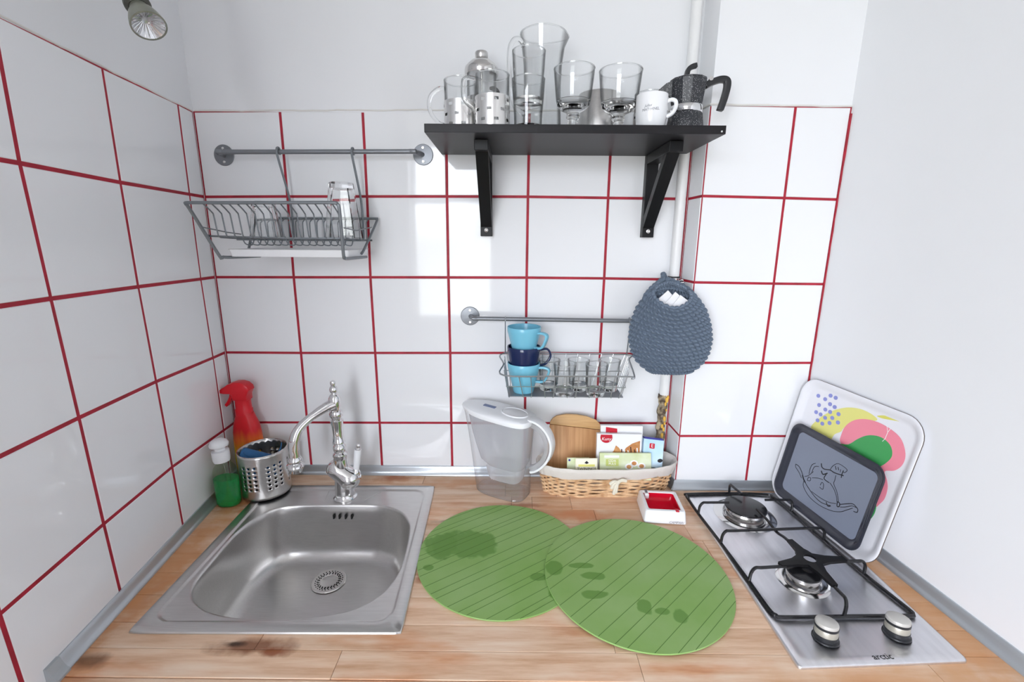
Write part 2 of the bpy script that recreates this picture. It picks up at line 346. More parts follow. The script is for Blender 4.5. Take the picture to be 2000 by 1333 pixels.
def obj(name, mb, material, parent=None, smooth=True, bevel=0.0, seg=2, angle=38, local=False, orig=None):
    me = bpy.data.meshes.new(name)
    vs = mb.v
    if parent is not None: off = origin_of(parent)
    else:
        if orig is not None: off = Vector(orig)
        else:
            xs = [v.x for v in vs]; ys = [v.y for v in vs]; zs = [v.z for v in vs]
            off = Vector(((min(xs)+max(xs))/2, (min(ys)+max(ys))/2, min(zs)))
    me.from_pydata([v-off for v in vs], [], mb.f)
    bm = bmesh.new(); bm.from_mesh(me)
    bmesh.ops.recalc_face_normals(bm, faces=bm.faces)
    if bevel > 0:
        ed = [e for e in bm.edges if len(e.link_faces) == 2 and e.calc_face_angle(0) > math.radians(40)]
        bmesh.ops.bevel(bm, geom=ed, offset=bevel, segments=seg, profile=0.5, affect='EDGES', clamp_overlap=True)
    bm.to_mesh(me); bm.free()
    if smooth:
        me.shade_smooth(); me.set_sharp_from_angle(angle=math.radians(angle))
    me.materials.append(material)
    o = bpy.data.objects.new(name, me); COL.objects.link(o)
    if parent is not None: o.parent = parent
    else: o.location = off; ORI[o.name] = off
    return o
def tag(o, label, cat, group=None, kind=None):
    o['label'] = label; o['category'] = cat
    if group: o['group'] = group
    if kind: o['kind'] = kind
    return o
def thing(name, label, cat, loc=(0, 0, 0), group=None, local=False):
    o = bpy.data.objects.new(name, None); COL.objects.link(o); o.empty_display_size = 0.02
    o.location = loc; ORI[o.name] = Vector((0, 0, 0)) if local else Vector(loc)
    return tag(o, label, cat, group)
def struct(o): o['kind'] = 'structure'; return o
def dup(o, loc=None, rotz=None, label=None, parent=None):
    c = o.copy(); COL.objects.link(c)
    if parent is not None: c.parent = parent
    if loc is not None: c.location = loc
    if rotz is not None: c.rotation_euler = (0, 0, rotz)
    if label: c['label'] = label
    for ch in list(o.children): dup(ch, parent=c)
    return c
def decal(name, poly, o, ex, ey, n, d, material, parent, th=0.0004):
    return obj(name, MB().prism(poly, o, ex, ey, n, d-th, d), material, parent, smooth=False)
def text(name, body, size, o, ex, ey, n, material, parent, align='CENTER', shear=0.0, bend=None, ds=0.0):
    cu = bpy.data.curves.new(name, 'FONT'); cu.body = body; cu.size = size; cu.align_x = align; cu.align_y = 'CENTER'; cu.shear = shear; cu.offset = ds
    cu.extrude = 0.0; cu.resolution_u = 3
    t = bpy.data.objects.new('tmp', cu); COL.objects.link(t)
    me = bpy.data.meshes.new_from_object(t); bpy.data.objects.remove(t); bpy.data.curves.remove(cu)
    mb = MB(); o, ex, ey, n = Vector(o), Vector(ex), Vector(ey), Vector(n)
    vs = [v.co.copy() for v in me.vertices]; fs = [list(p.vertices) for p in me.polygons]; bpy.data.meshes.remove(me)
    if bend: P = [bend(v.x, v.y) for v in vs]
    else: P = [o+ex*v.x+ey*v.y+n*0.0004 for v in vs]
    mb.add(P, fs)
    return obj(name, mb, material, parent, smooth=False)
def spline(pts, n=8, closed=False):
    P = [Vector(p) for p in pts]; out = []; N_ = len(P)
    rng = range(N_) if closed else range(N_-1)
    for i in rng:
        if closed: a, b, c, d = P[i-1], P[i], P[(i+1) % N_], P[(i+2) % N_]
        else: a, b, c, d = P[max(i-1, 0)], P[i], P[i+1], P[min(i+2, N_-1)]
        for k in range(n):
            t = k/n
            out.append(0.5*((2*b)+(c-a)*t+(2*a-5*b+4*c-d)*t*t+(3*b-a-3*c+d)*t**3))
    if not closed: out.append(P[-1])
    return out
def rrect(x0, x1, y0, y1, r, n=6):
    out = []
    for cx, cy, a0 in ((x1-r, y0+r, -PI/2), (x1-r, y1-r, 0), (x0+r, y1-r, PI/2), (x0+r, y0+r, PI)):
        for k in range(n+1):
            a = a0+PI/2*k/n; out.append((cx+r*math.cos(a), cy+r*math.sin(a)))
    return out
def ell(cx, cy, rx, ry, n=20, rot=0.0):
    return [(cx+rx*math.cos(2*PI*i/n)*math.cos(rot)-ry*math.sin(2*PI*i/n)*math.sin(rot), cy+rx*math.cos(2*PI*i/n)*math.sin(rot)+ry*math.sin(2*PI*i/n)*math.cos(rot)) for i in range(n)]
X, Y, Z = Vector((1, 0, 0)), Vector((0, 1, 0)), Vector((0, 0, 1))

# ------------------------------------------------------------------ room shell
XL, SL = -0.00316, 0.12789            # left wall: x = XL + SL*t, y = -t
XR, SR, YC = 1.60040, 0.09053, -0.06767
def LP(t, z): return Vector((XL+SL*t, -t, z))
NL = Vector((1, SL, 0)).normalized(); DL = Vector((SL, -1, 0)).normalized()
def RP(t, z): return Vector((XR+SR*t, YC-t, z))
NR = Vector((-1, -SR, 0)).normalized()
HZ = 2.62
G = 0.002                              # tiles stand 2 mm proud of the plaster
wb = struct(obj('wall_back', MB().box(-0.2, 1.30, G, 0.15, 0, HZ), M['plaster'], smooth=False, orig=(0.6, 0, 0)))
wl = MB(); a, b = LP(-0.1, 0)-NL*G, LP(1.5, 0)-NL*G
wl.obox(a, b-a, -NL*0.12, Z*HZ)
wl = struct(obj('wall_left', wl, M['plaster'], smooth=False, orig=(0, 0, 0)))
wc = struct(obj('wall_column', MB().loft([[(1.2567+G, 0.1, z), (1.2567+G, 0.0, z), (1.2667+G, YC+G, z), (1.75, YC+G, z), (1.75, 0.1, z)] for z in (0, HZ)]), M['plaster'], smooth=False, orig=(1.4, 0, 0)))
wr = MB(); a, b = RP(-0.3, 0), RP(3.6, 0)
wr.obox(a, b-a, -NR*0.15, Z*HZ)
wr = struct(obj('wall_right', wr, M['plaster'], smooth=False))
struct(obj('floor', MB().box(-2.4, 2.3, -3.8, 0.2, -0.1, 0), M['floor'], smooth=False))
struct(obj('ceiling', MB().box(-2.4, 2.3, -3.8, 0.2, HZ, HZ+0.1), M['room'], smooth=False))
struct(obj('wall_far_left', MB().box(-2.4, -2.25, -3.8, -1.4, 0, HZ), M['room'], smooth=False))
struct(obj('wall_behind_left', MB().box(-2.4, 0.07, -1.5, -1.38, 0, HZ), M['room'], smooth=False))
wx0, wx1, wz0, wz1 = -1.95, 0.60, 0.70, 2.56
wf = MB().box(-2.4, wx0, -3.7, -3.5, 0, HZ).box(wx1, 2.3, -3.7, -3.5, 0, HZ).box(wx0, wx1, -3.7, -3.5, 0, wz0).box(wx0, wx1, -3.7, -3.5, wz1, HZ)
struct(obj('wall_front', wf, M['room'], smooth=False))
wn = MB()
for x in (wx0, -1.10, -0.28, wx1-0.06): wn.box(x, x+0.06, -3.62, -3.56, wz0, wz1)
for z in (wz0, 1.95, wz1-0.06): wn.box(wx0, wx1, -3.62, -3.56, z, z+0.06)
win = struct(obj('window_1', wn, M['frame'], smooth=False))
obj('pane', MB().box(wx0, wx1, -3.592, -3.588, wz0, wz1), M['pane'], win, smooth=False)

# ------------------------------------------------------------------ wall tiles
def quad_tile(p, n, gap=0.0066, th=0.006, bev=0.0011):
    """p: four corners counter-clockwise seen from the front; tile front is on the wall plane"""
    P = [Vector(q) for q in p]; n = Vector(n); c = sum(P, Vector())/4
    def inset(Q, d):
        out = []
        for i in range(4):
            e1 = (Q[i]-Q[i-1]).normalized(); e2 = (Q[(i+1) % 4]-Q[i]).normalized()
            i1 = n.cross(e1); i2 = n.cross(e2); s = e1.cross(e2).dot(n); s = s if abs(s) > 1e-3 else 1e-3
            out.append(Q[i]+(e2*d-e1*d)/s)
        return out
    A = inset(P, gap/2); B = inset(P, gap/2+bev)
    j = [random.uniform(-0.00035, 0.00035) for _ in range(2)]
    tilt = [j[0]+j[1], j[0]-j[1], -j[0]-j[1], -j[0]+j[1]]
    back = [q-n*th for q in A]; mid = [q-n*bev for q in A]; front = [q+n*tilt[i] for i, q in enumerate(B)]
    return MB().loft([back, mid, front])
def lerp_grid(tab, r, k): return tab[r][k]
# back wall grid: x of the vertical joints and z of the horizontal joints (they wander a little)
BX = [[-0.0032]*6,
      [.2154, .2138, .2097, .2093, .2077, .2077], [.4238, .4218, .4180, .4184, .4190, .4186], [.6330, .6308, .6296, .6297, .6280, .6280],
      [.8426, .8418, .8414, .8419, .8420, .8420], [1.0506, 1.0506, 1.0510, 1.0501, 1.0464, 1.0464], [1.2568]*6]
BZ = [[1.8936, 1.8961, 1.8973, 1.898, 1.899, 1.899, 1.899], [1.6872, 1.6896, 1.691, 1.6925, 1.6933, 1.6918, 1.6904],
      [1.4786, 1.4799, 1.4815, 1.4827, 1.4837, 1.4833, 1.4815], [1.2679, 1.2682, 1.27, 1.2718, 1.2736, 1.2734, 1.2740],
      [1.0571, 1.0591, 1.0602, 1.0617, 1.063, 1.0652, 1.0665], [0.86]*7]
for k in range(6):
    for r in range(5):
        g = lambda kk, rr: Vector((BX[kk][rr], 0, BZ[rr][kk]))
        obj('tile', quad_tile([g(k, r+1), g(k+1, r+1), g(k+1, r), g(k, r)], (0, -1, 0)), M['tile'], wb, smooth=False)
obj('grout', MB().box(-0.0032, 1.2568, 0.0012, 0.004, 0.86, 1.893), M['grout'], wb, smooth=False)
obj('caulk_line', MB().tube([(x, 0.002, 1.8945+0.0055*min(1, max(0, x/0.6))+0.0008*math.sin(x*37)+0.0006*math.sin(x*91)) for x in [i*0.03 for i in range(42)]], 0.0021, 6), M['caulk'], wb)
# left wall grid
LT = [[0]*7, [.0615, .0662, .0697, .0644, .0627, .062, .062], [.2999, .3033, .3039, .2991, .2944, .2910, .2890], [.5060, .5132, .5103, .5057, .5015, .4954, .492],
      [.710, .712, .710, .700, .6985, .692, .688], [.92, .92, .92, .91, .908, .90, .90], [1.13, 1.13, 1.13, 1.12, 1.12, 1.11, 1.11], [1.34]*7, [1.5]*7]
LZ = [[1.8936, 1.8945, 1.8935, 1.896], [1.6872, 1.6875, 1.6880, 1.6915], [1.4786, 1.4795, 1.484, 1.486], [1.2679, 1.2695, 1.2782, 1.2795], [1.0571, 1.0605, 1.0736, 1.0705], [0.850, 0.852, 0.858, 0.860], [0.64, 0.642, 0.648, 0.65]]
LZ = [row+[row[3]+d for d in (0, 0, 0, 0, 0)] for row in LZ]
LZ[3][4] = 1.2775; LZ[4][4] = 1.0627; LZ[5][4] = .853; LZ[4][5:] = [1.062]*4
for k in range(8):
    for r in range(6):
        g = lambda kk, rr: LP(LT[kk][rr], LZ[rr][kk])
        obj('tile', quad_tile([g(k+1, r+1), g(k, r+1), g(k, r), g(k+1, r)], NL, gap=0.0072), M['tile'], wl, smooth=False)
gq = [LP(0, .64), LP(1.5, .64), LP(1.5, 1.8935), LP(0, 1.8930)]
obj('grout', MB().loft([[q-NL*0.004 for q in gq], [q-NL*0.0012 for q in gq]]), M['grout'], wl, smooth=False)
obj('caulk_line', MB().tube([LP(t, 1.8938+0.0024*min(1, t/0.5)+0.0009*math.sin(t*43)+0.0006*math.sin(t*111))-NL*0.002 for t in [i*0.03 for i in range(51)]], 0.0022, 6), M['caulk'], wl)
# column grid: narrow side face, then the front
KX = [[1.2667]*6, [1.4680, 1.4698, 1.4718, 1.4703, 1.4671, 1.4671], [1.6002]*6]
KZ = [[1.8985, 1.8963, 1.896], [1.6921, 1.6886, 1.686], [1.4805, 1.4789, 1.4785], [1.2676, 1.2682, 1.2698], [1.0575, 1.0594, 1.060], [0.86]*3]
for k in range(2):
    for r in range(5):
        g = lambda kk, rr: Vector((KX[kk][rr], YC, KZ[rr][kk]))
        obj('tile', quad_tile([g(k, r+1), g(k+1, r+1), g(k+1, r), g(k, r)], (0, -1, 0), gap=0.0062), M['tile'], wc, smooth=False)
NS = Vector((YC, -(1.2667-1.2567), 0)).normalized()
if NS.x > 0: NS = -NS
for r in range(5):
    P = [Vector((1.2667, YC, KZ[r+1][0])), Vector((1.2567, 0, BZ[r+1][6])), Vector((1.2567, 0, BZ[r][6])), Vector((1.2667, YC, KZ[r][0]))]
    P = [P[1], P[0], P[3], P[2]]
    obj('tile', quad_tile(P, NS, gap=0.0062), M['tile'], wc, smooth=False)
gc = [(1.2580, 0.02), (1.2580, 0.001), (1.2679, YC+0.0012), (1.602, YC+0.0012), (1.602, 0.02)]
obj('grout', MB().loft([[(x, y, z) for x, y in gc] for z in (0.86, 1.895)]), M['grout'], wc, smooth=False)
obj('caulk_line', MB().tube([(1.2567, 0, 1.8995), (1.2667, YC, 1.899)]+[(1.2667+i*0.0333, YC, 1.8985-0.00025*i+0.0008*math.sin(i*2.1)) for i in range(1, 11)], 0.0022, 6), M['caulk'], wc)
obj('grout_bead', MB().tube([(XR-0.001, YC-0.0006, 0.92+0.03*i) for i in range(33)], [0.0016+0.0011*abs(math.sin(i*1.7))+(0.001 if i > 28 else 0) for i in range(33)], 6), M['grout'], wc)

# ------------------------------------------------------------------ aluminium trim round the worktop
TP = [(0, 0), (0.0150, 0), (0.0150, 0.0022), (0.0118, 0.0050), (0.0085, 0.0105), (0.0058, 0.0178), (0.0040, 0.0240), (0.0026, 0.0257), (0, 0.0257)]
def trim(name, p0, p1, n, m0=0.0, m1=0.0):
    p0, p1, n = Vector(p0), Vector(p1), Vector(n); d = (p1-p0).normalized()
    mb = MB().loft([[p0+n*x+d*(m0*x)+Z*(0.9+z) for x, z in TP], [p1+n*x-d*(m1*x)+Z*(0.9+z) for x, z in TP]])
    return struct(obj(name, mb, M['alu'], angle=50))
t1 = trim('trim_1', LP(0.0, 0), LP(0.655, 0), NL, 1, 0)
t2 = trim('trim_2', (XL, 0, 0), (1.2567, 0, 0), -Y, 1, 1)
t3 = trim('trim_3', (1.2567, 0, 0), (1.2667, YC, 0), NS, 1, -1)
t4 = trim('trim_4', (1.2667, YC, 0), (1.6004, YC, 0), -Y, -1, 1)
t5 = trim('trim_5', RP(0, 0), RP(0.59, 0), NR, 1, 0)
def endcap(p, d, n, par):
    p, d, n = Vector(p), Vector(d), Vector(n); q = [(0, 0), (0.0172, 0), (0.0170, 0.0040), (0.0130, 0.0070), (0.0098, 0.0125), (0.0072, 0.0195), (0.0052, 0.0268), (0, 0.0272)]
    obj('end_cap', MB().loft([[p+d*s+n*x+Z*(0.9+z) for x, z in q] for s in (-0.012, 0.012)]), M['aluc'], par, angle=50)
endcap(LP(0.652, 0), DL, NL, t1); endcap(RP(0.588, 0), Vector((SR, -1, 0)).normalized(), NR, t5)

# ------------------------------------------------------------------ worktop of glued staves
wt = thing('worktop', 'pale oiled beech worktop of glued staves with dark water stains', 'worktop', (0.8, -0.33, 0.86))
obj('core', MB().box(0.10, 1.62, -0.6485, -0.565, 0.862, 0.8985).box(0.0, 0.12, -0.648, 0, 0.862, 0.8985).box(0.60, 1.62, -0.648, -0.002, 0.862, 0.8985).box(0.0, 1.255, -0.148, -0.002, 0.862, 0.8985), M['woodgap'], wt, smooth=False)
rows = [0.0, -.058, -.118, -.178, -.240, -.300, -.360, -.420, -.480, -.545, -.598, -.650]
rs = random.Random(11)
cuts = {8: [1.0], 9: [0.37, 0.985, 1.42], 10: [0.52, 1.02, 1.5], 6: [0.66, 1.18], 0: [0.55, 1.05]}
for r in range(11):
    y1, y0 = rows[r], rows[r+1]
    xa = XL+SL*max(0, -y1)-0.004; xb = (1.262 if r == 0 else XR+SR*(-(y0)+YC)+0.003)
    cs = cuts.get(r) or sorted(rs.uniform(0.2, 1.5) for _ in range(3))
    xs = [xa]+[c for c in cs if xa+0.08 < c < xb-0.08]+[xb]
    for i in range(len(xs)-1):
        segs = [(xs[i], xs[i+1])]
        if y0 < -0.14 and y1 > -0.544:            # opening for the sink bowl
            segs = []
            if xs[i] < 0.137: segs.append((xs[i], min(0.137, xs[i+1])))
            if xs[i+1] > 0.585: segs.append((max(0.585, xs[i]), xs[i+1]))
        for s0, s1 in segs:
            if s1-s0 > 0.01: obj('stave', MB().box(s0+.0003, s1-.0003, y0+.0003, y1-.0003, 0.866, 0.9), M['wood'], wt, smooth=False, bevel=0.0006, seg=1)
obj('front_lipping', MB().box(0.085, 1.655, -0.664, -0.6502, 0.860, 0.8995), M['wood'], wt, smooth=False, bevel=0.003)


# ------------------------------------------------------------------ sink
sk = thing('sink', 'square stainless steel inset sink with one rounded bowl', 'sink', (0.36, -0.32, 0.9))
SQ = [Vector((0.1297, -0.5709, 0)), Vector((0.6140, -0.5661, 0)), Vector((0.5893, -0.0745, 0)), Vector((0.1130, -0.0790, 0))]
def sqmap(a, b): return (SQ[0]*(1-a)+SQ[1]*a)*(1-b)+(SQ[3]*(1-a)+SQ[2]*a)*b
bowl = [(.1724, -.4662), (.1842, -.4833), (.2022, -.4997), (.2383, -.5197), (.2903, -.5324), (.3547, -.5362), (.4157, -.5338), (.4742, -.5242), (.5160, -.5081), (.5532, -.4697), (.5696, -.4138), (.5699, -.3558), (.5630, -.2849), (.5508, -.2390), (.5193, -.1962), (.4693, -.1730), (.4238, -.1690), (.3356, -.1705), (.2486, -.1742), (.1952, -.1901), (.1691, -.2302), (.1550, -.2910), (.1588, -.3774), (.1636, -.4384)]
bs = spline([(x, y, 0) for x, y in bowl], 8, True)
bc = Vector((0.362, -0.345, 0)); NB = 160
def ray_poly(poly, a):
    d = Vector((math.cos(a), math.sin(a), 0)); best = None
    for i in range(len(poly)):
        p, q = poly[i]-bc, poly[(i+1) % len(poly)]-bc; e = q-p
        den = d.x*e.y-d.y*e.x
        if abs(den) < 1e-12: continue
        t = (p.x*e.y-p.y*e.x)/den; u = (p.x*d.y-p.y*d.x)/den
        if t > 0 and -1e-9 <= u <= 1+1e-9 and (best is None or t < best): best = t
    return bc+d*best
def plate_ring(inset, rad):
    w, h = 0.48, 0.495
    return [sqmap(x/w, y/h) for x, y in rrect(inset, w-inset, inset, h-inset, rad, 8)]
angs = [2*PI*i/NB for i in range(NB)]
def ringat(poly, z): return [ray_poly(poly, a)+Z*z for a in angs]
# snap four angles to the plate corners so they stay sharp
for c in SQ:
    a = math.atan2((c-bc).y, (c-bc).x) % (2*PI); i = min(range(NB), key=lambda k: abs((angs[k]-a+PI) % (2*PI)-PI)); angs[i] = a
rings = [ringat(plate_ring(0, .006), .9002), ringat(plate_ring(0.0006, .006), .9030), ringat(plate_ring(0.0022, .006), .9044), ringat(plate_ring(0.0215, .03), .9049), ringat(plate_ring(0.0232, .03), .9045), ringat(plate_ring(0.0262, .03), .9018), ringat(plate_ring(0.0278, .03), .9014), ringat(plate_ring(0.031, .03), .9014)]
rim = [ray_poly(bs, a) for a in angs]
def br(s, z, dx=0.0, dy=0.0): return [Vector((bc.x+(p.x-bc.x)*s+dx, bc.y+(p.y-bc.y)*s+dy, z)) for p in rim]
BD = 0.752
rings += [br(1.018, .9015), br(1.007, .9013), br(1.0, .8996), br(.993, .896), br(.985, .88), br(.966, .83), br(.95, .80), br(.925, .778), br(.885, .763), br(.83, .7555), br(.76, .7525), br(.6, .7515), br(.3, .750)]
deck = MB().loft(rings, False, True)
obj('basin', deck, M['steel'], sk, angle=60)
ov = MB()
for i, x in enumerate((0.3405, 0.3553, 0.3714, 0.3875)):
    w = 0.0038
    ov.box(x-w/2, x+w/2, -0.1815, -0.174, .8665, .8785)
obj('overflow_slots', ov, M['darkslot'], sk, smooth=False, bevel=0.001)
DC = (0.353, -0.266, 0.7505)
obj('drain_ring', MB().lathe([(0, .0004), (.0405, .0004), (.0420, .0014), (.0405, .0030), (.037, .0034), (.034, .0028), (.030, .0024), (0.022, .0020), (0.0205, .0008), (.018, -.006), (0, -.007)], 48, DC), M['steelp'], sk)
ho = MB()
for ring, n_, rr in ((0.027, 24, .0017), (0.032, 28, .0015), (0.0235, 20, .0014)):
    for i in range(n_):
        a = 2*PI*(i+0.5*(ring > .03))/n_; ho.lathe([(0, .0036), (rr, .0036), (rr, .0026)], 8, (DC[0]+ring*math.cos(a), DC[1]+ring*math.sin(a), DC[2]-.0006))
for q in range(-3, 4):
    for w in range(-3, 4):
        if q*q+w*w < 9.5: ho.lathe([(0, .0004), (.0013, .0004), (.0013, -.0012)], 8, (DC[0]+q*.0048, DC[1]+w*.0048, DC[2]-.0060))
obj('strainer_holes', ho, M['darkslot'], sk)['kind'] = 'stuff'
for q in ([(0.300, -0.102, .9019), (0.3065, -0.150, .9019)], [(0.447, -0.103, .9019), (0.412, -0.150, .9019)]): obj('pressed_ridge', MB().tube(q, 0.0009, 6), M['steel'], sk)

# ------------------------------------------------------------------ faucet
fc = thing('faucet', 'chrome swivel kitchen tap with turned column and white ceramic lever', 'tap', (0.357, -0.134, 0.9018))
B0 = Vector((0.357, -0.134, 0.9018)); FX = Vector((-0.03, 0, 1)).normalized()
obj('body', MB().lathe([(0, 0), (.0300, 0), (.0305, .004), (.0275, .007), (.0250, .011), (.0245, .03), (.0235, .055), (.0225, .07), (0, .072)], 32, B0), M['chrome'], fc)
vb = MB()
va = Vector((0.068, -0.008, -0.052)); vo = Vector((0.322, -0.130, 0.998)); L_ = va.length
vb.lathe([(0, -.004), (.012, -.002), (.0225, .006), (.026, .016), (.0265, .03), (.027, .048), (.029, .058), (.0295, .068), (.026, .080), (.016, .090), (0, .094)], 28, vo, va)
obj('valve_body', vb, M['chrome'], fc)
colb = Vector((0.3535, -0.134, 0.985))
cax = Vector((-.022, 0, 1))
obj('column', MB().lathe([(0, 0), (.0185, 0), (.0185, .03), (.0175, .037), (.0195, .041), (.0185, .046), (.0135, .050), (.0160, .056), (.0168, .063), (.0150, .069), (.0115, .073), (.0155, .076), (.0160, .079), (.0145, .083), (.0130, .10), (.0135, .118), (.0160, .134), (.0165, .139), (.0125, .142), (.0125, .145), (.0165, .151), (.0172, .158), (.0155, .164), (.011, .167), (.012, .172), (.014, .177), (.0150, .19), (.0145, .200), (.0115, .207), (.0075, .211), (0, .212)], 28, colb, cax), M['chrome'], fc)
obj('finial', MB().lathe([(0, .208), (.006, .208), (.0055, .212), (.0095, .217), (.0105, .223), (.0090, .229), (.0055, .232), (.0060, .235), (.0072, .239), (.0062, .244), (0, .247)], 24, colb, cax), M['chrome'], fc)
sp = spline([(.3495, -.135, 1.1700), (.335, -.145, 1.1655), (.3113, -.160, 1.1523), (.2907, -.175, 1.1370), (.2744, -.188, 1.1180), (.2664, -.195, 1.0930), (.2640, -.197, 1.0692), (.2645, -.198, 1.0500)], 6)
rr = [0.0150-0.0048*min(1, i/14.0) if i < 15 else 0.0102+0.0022*min(1, (i-15)/14.0) for i in range(len(sp))]
obj('spout', MB().tube(sp, rr, 20, side=(0, 0, 1)), M['chrome'], fc)
obj('spout_collar', MB().lathe([(0, -.004), (.0135, -.004), (.017, -.010), (.0175, -.016), (.0150, -.020), (.0205, -.024), (.0215, -.029), (.0185, -.034), (.0150, -.037), (.0150, -.044), (.012, -.046), (0, -.044)], 28, (.2645, -.198, 1.0560)), M['chrome'], fc)
la = Vector((0.012, 0.0, 0.085)); lo = Vector((0.3915, -0.137, 0.9760))
obj('lever_socket', MB().lathe([(0, -.006), (.0110, -.006), (.0110, .004), (.0085, .008), (.0072, .012), (0, .012)], 20, lo, la), M['chrome'], fc)
lv = obj('lever', MB().lathe([(0, .008), (.0068, .008), (.0078, .018), (.0088, .040), (.0092, .060), (.0085, .068), (0, .069)], 20, lo, la), M['offwhite'], fc); lv['label'] = 'white ceramic lever'
obj('lever_tip', MB().lathe([(0, .067), (.0072, .067), (.0080, .071), (.0056, .074), (.0056, .077), (.0062, .080), (.004, .084), (0, .085)], 20, lo, la), M['chrome'], fc)

# ------------------------------------------------------------------ soap dispenser
sb_ = thing('soap_bottle', 'clear bottle half full of green dish soap with white flip cap', 'soap bottle', (0.0632, -0.166, 0.9002))
def oval(c, rx, ry, z, n=28, p=2.4, rot=0.0):
    out = []
    for i in range(n):
        a = 2*PI*i/n; ca, sa = math.cos(a), math.sin(a)
        x = rx*math.copysign(abs(ca)**(2/p), ca); y = ry*math.copysign(abs(sa)**(2/p), sa)
        out.append(Vector((c[0]+x*math.cos(rot)-y*math.sin(rot), c[1]+x*math.sin(rot)+y*math.cos(rot), z)))
    return out
SC = (0.0632, -0.166)
obj('bottle', MB().loft([oval(SC, .0270, .0200, .9002), oval(SC, .0292, .0215, .905), oval(SC, .0300, .0222, .93), oval(SC, .0305, .0225, .975), oval(SC, .0292, .0215, .992), oval(SC, .0250, .0190, 1.006), oval(SC, .0165, .0140, 1.017), oval(SC, .0140, .0140, 1.024)], True, False), M['bottlepl'], sb_)
obj('liquid', MB().loft([oval(SC, .0262, .0192, .9022), oval(SC, .0284, .0207, .906), oval(SC, .0292, .0214, .93), oval(SC, .0297, .0217, .9755)]), M['soap'], sb_)
cp = obj('cap', MB().lathe([(0, .0), (.0185, .0), (.0200, .006), (.0205, .022), (.0200, .029), (.013, .031), (.012, .036), (.0165, .039), (.0215, .042), (.0225, .047), (.0190, .054), (.012, .059), (0, .061)], 28, (SC[0]-.004, SC[1], 1.0225), (-.05, 0, 1)), M['white'], sb_)
obj('dip_tube', MB().tube([(SC[0], SC[1], 0.91), (SC[0]-.002, SC[1], 1.02)], 0.0022, 8), M['bottlepl'], sb_)

# ------------------------------------------------------------------ perforated cutlery cup + cloth
cu = thing('cutlery_cup', 'brushed steel cutlery cup perforated with small round holes', 'cutlery holder', (0.132, -0.107, 0.9046))
CC = Vector((0.132, -0.107, 0)); CRAD = 0.0600; z0, z1 = 0.9080, 1.0300
NCOL, NROW = 24, 10
cyl = MB(); w = 2*PI/NCOL; hh = (z1-z0)/NROW
def cpt(th, z): return (CC.x+CRAD*math.cos(th), CC.y+CRAD*math.sin(th), z)
for c in range(NCOL):
    for r in range(NROW):
        ta, tb, tm = c*w, (c+1)*w, (c+.5)*w; za, zb = z0+r*hh, z0+(r+1)*hh; zm = (za+zb)/2
        sqp = [(ta, za), (tm, za), (tb, za), (tb, zm), (tb, zb), (tm, zb), (ta, zb), (ta, zm)]
        if c % 4 in (0, 1, 2) and 2 <= r <= 7:
            rr_ = 0.0034; zc_ = zm+(c % 4-1)*0.0016
            circ = [(tm+rr_/CRAD*math.cos(a), zc_+rr_*math.sin(a)) for a in [(-.75+.25*k)*PI for k in range(8)]]
            cyl.add([cpt(*q) for q in sqp]+[cpt(*q) for q in circ], [[k, (k+1) % 8, 8+(k+1) % 8, 8+k] for k in range(8)])
        else: cyl.add([cpt(*q) for q in sqp], [[0, 1, 2, 3, 4, 5, 6, 7]])
wall = obj('wall', cyl, M['steel'], cu, angle=60)
bm = bmesh.new(); bm.from_mesh(wall.data); bmesh.ops.remove_doubles(bm, verts=bm.verts, dist=0.00005); bmesh.ops.recalc_face_normals(bm, faces=bm.faces); bm.to_mesh(wall.data); bm.free(); wall.data.shade_smooth()
sd_ = wall.modifiers.new('Solidify', 'SOLIDIFY'); sd_.thickness = 0.0009; sd_.offset = -1
obj('rim', MB().tube([(CC.x+CRAD*math.cos(2*PI*i/64), CC.y+CRAD*math.sin(2*PI*i/64), z1) for i in range(64)], 0.0013, 8, True), M['steelp'], cu)
obj('base', MB().lathe([(0, 0), (.0575, 0), (.0585, .0015), (.0585, .0045), (0, .0045)], 48, (CC.x, CC.y, .9046)), M['blackpl'], cu)
cl = MB(); gu, gv = 26, 14; V = []
for i in range(gu+1):
    for j in range(gv+1):
        u_, v_ = i/gu, j/gv
        ang = PI*(1.20+0.95*u_); rad = 0.052-0.010*math.sin(u_*PI)*v_
        fold = 0.012*v_*v_
        x = CC.x-0.010+rad*math.cos(ang)*(1-.12*v_)+fold; y = CC.y+rad*math.sin(ang)*.92+0.022*v_*math.sin(u_*PI)
        zz = 0.958+0.076*v_-0.020*max(0, v_-.62)/.38*math.sin(u_*PI)+0.003*math.sin(u_*9+v_*5)
        V.append(Vector((x, y, zz)))
cl.add(V, [[i*(gv+1)+j, (i+1)*(gv+1)+j, (i+1)*(gv+1)+j+1, i*(gv+1)+j+1] for i in range(gu) for j in range(gv)])
# the cloth's second fold lies across the cup
V = []
for i in range(17):
    for j in range(9):
        u_, v_ = i/16, j/8
        p = Vector((CC.x-0.046, CC.y-0.012, 1.017)).lerp(Vector((CC.x+0.026, CC.y-0.006, 1.004)), u_)
        V.append(p+Vector((0.004, 0.016-0.044*v_, 0.013*math.sin(v_*PI)+0.010*(1-u_)-0.022*v_*(0.3+u_))))
cl.add(V, [[i*9+j, (i+1)*9+j, (i+1)*9+j+1, i*9+j+1] for i in range(16) for j in range(8)])
ck = obj('dishcloth', cl, M['bluecloth'], angle=80)
sd_ = ck.modifiers.new('Solidify', 'SOLIDIFY'); sd_.thickness = 0.0022
tag(ck, 'folded blue cleaning cloth stuffed into the steel cutlery cup', 'cloth')

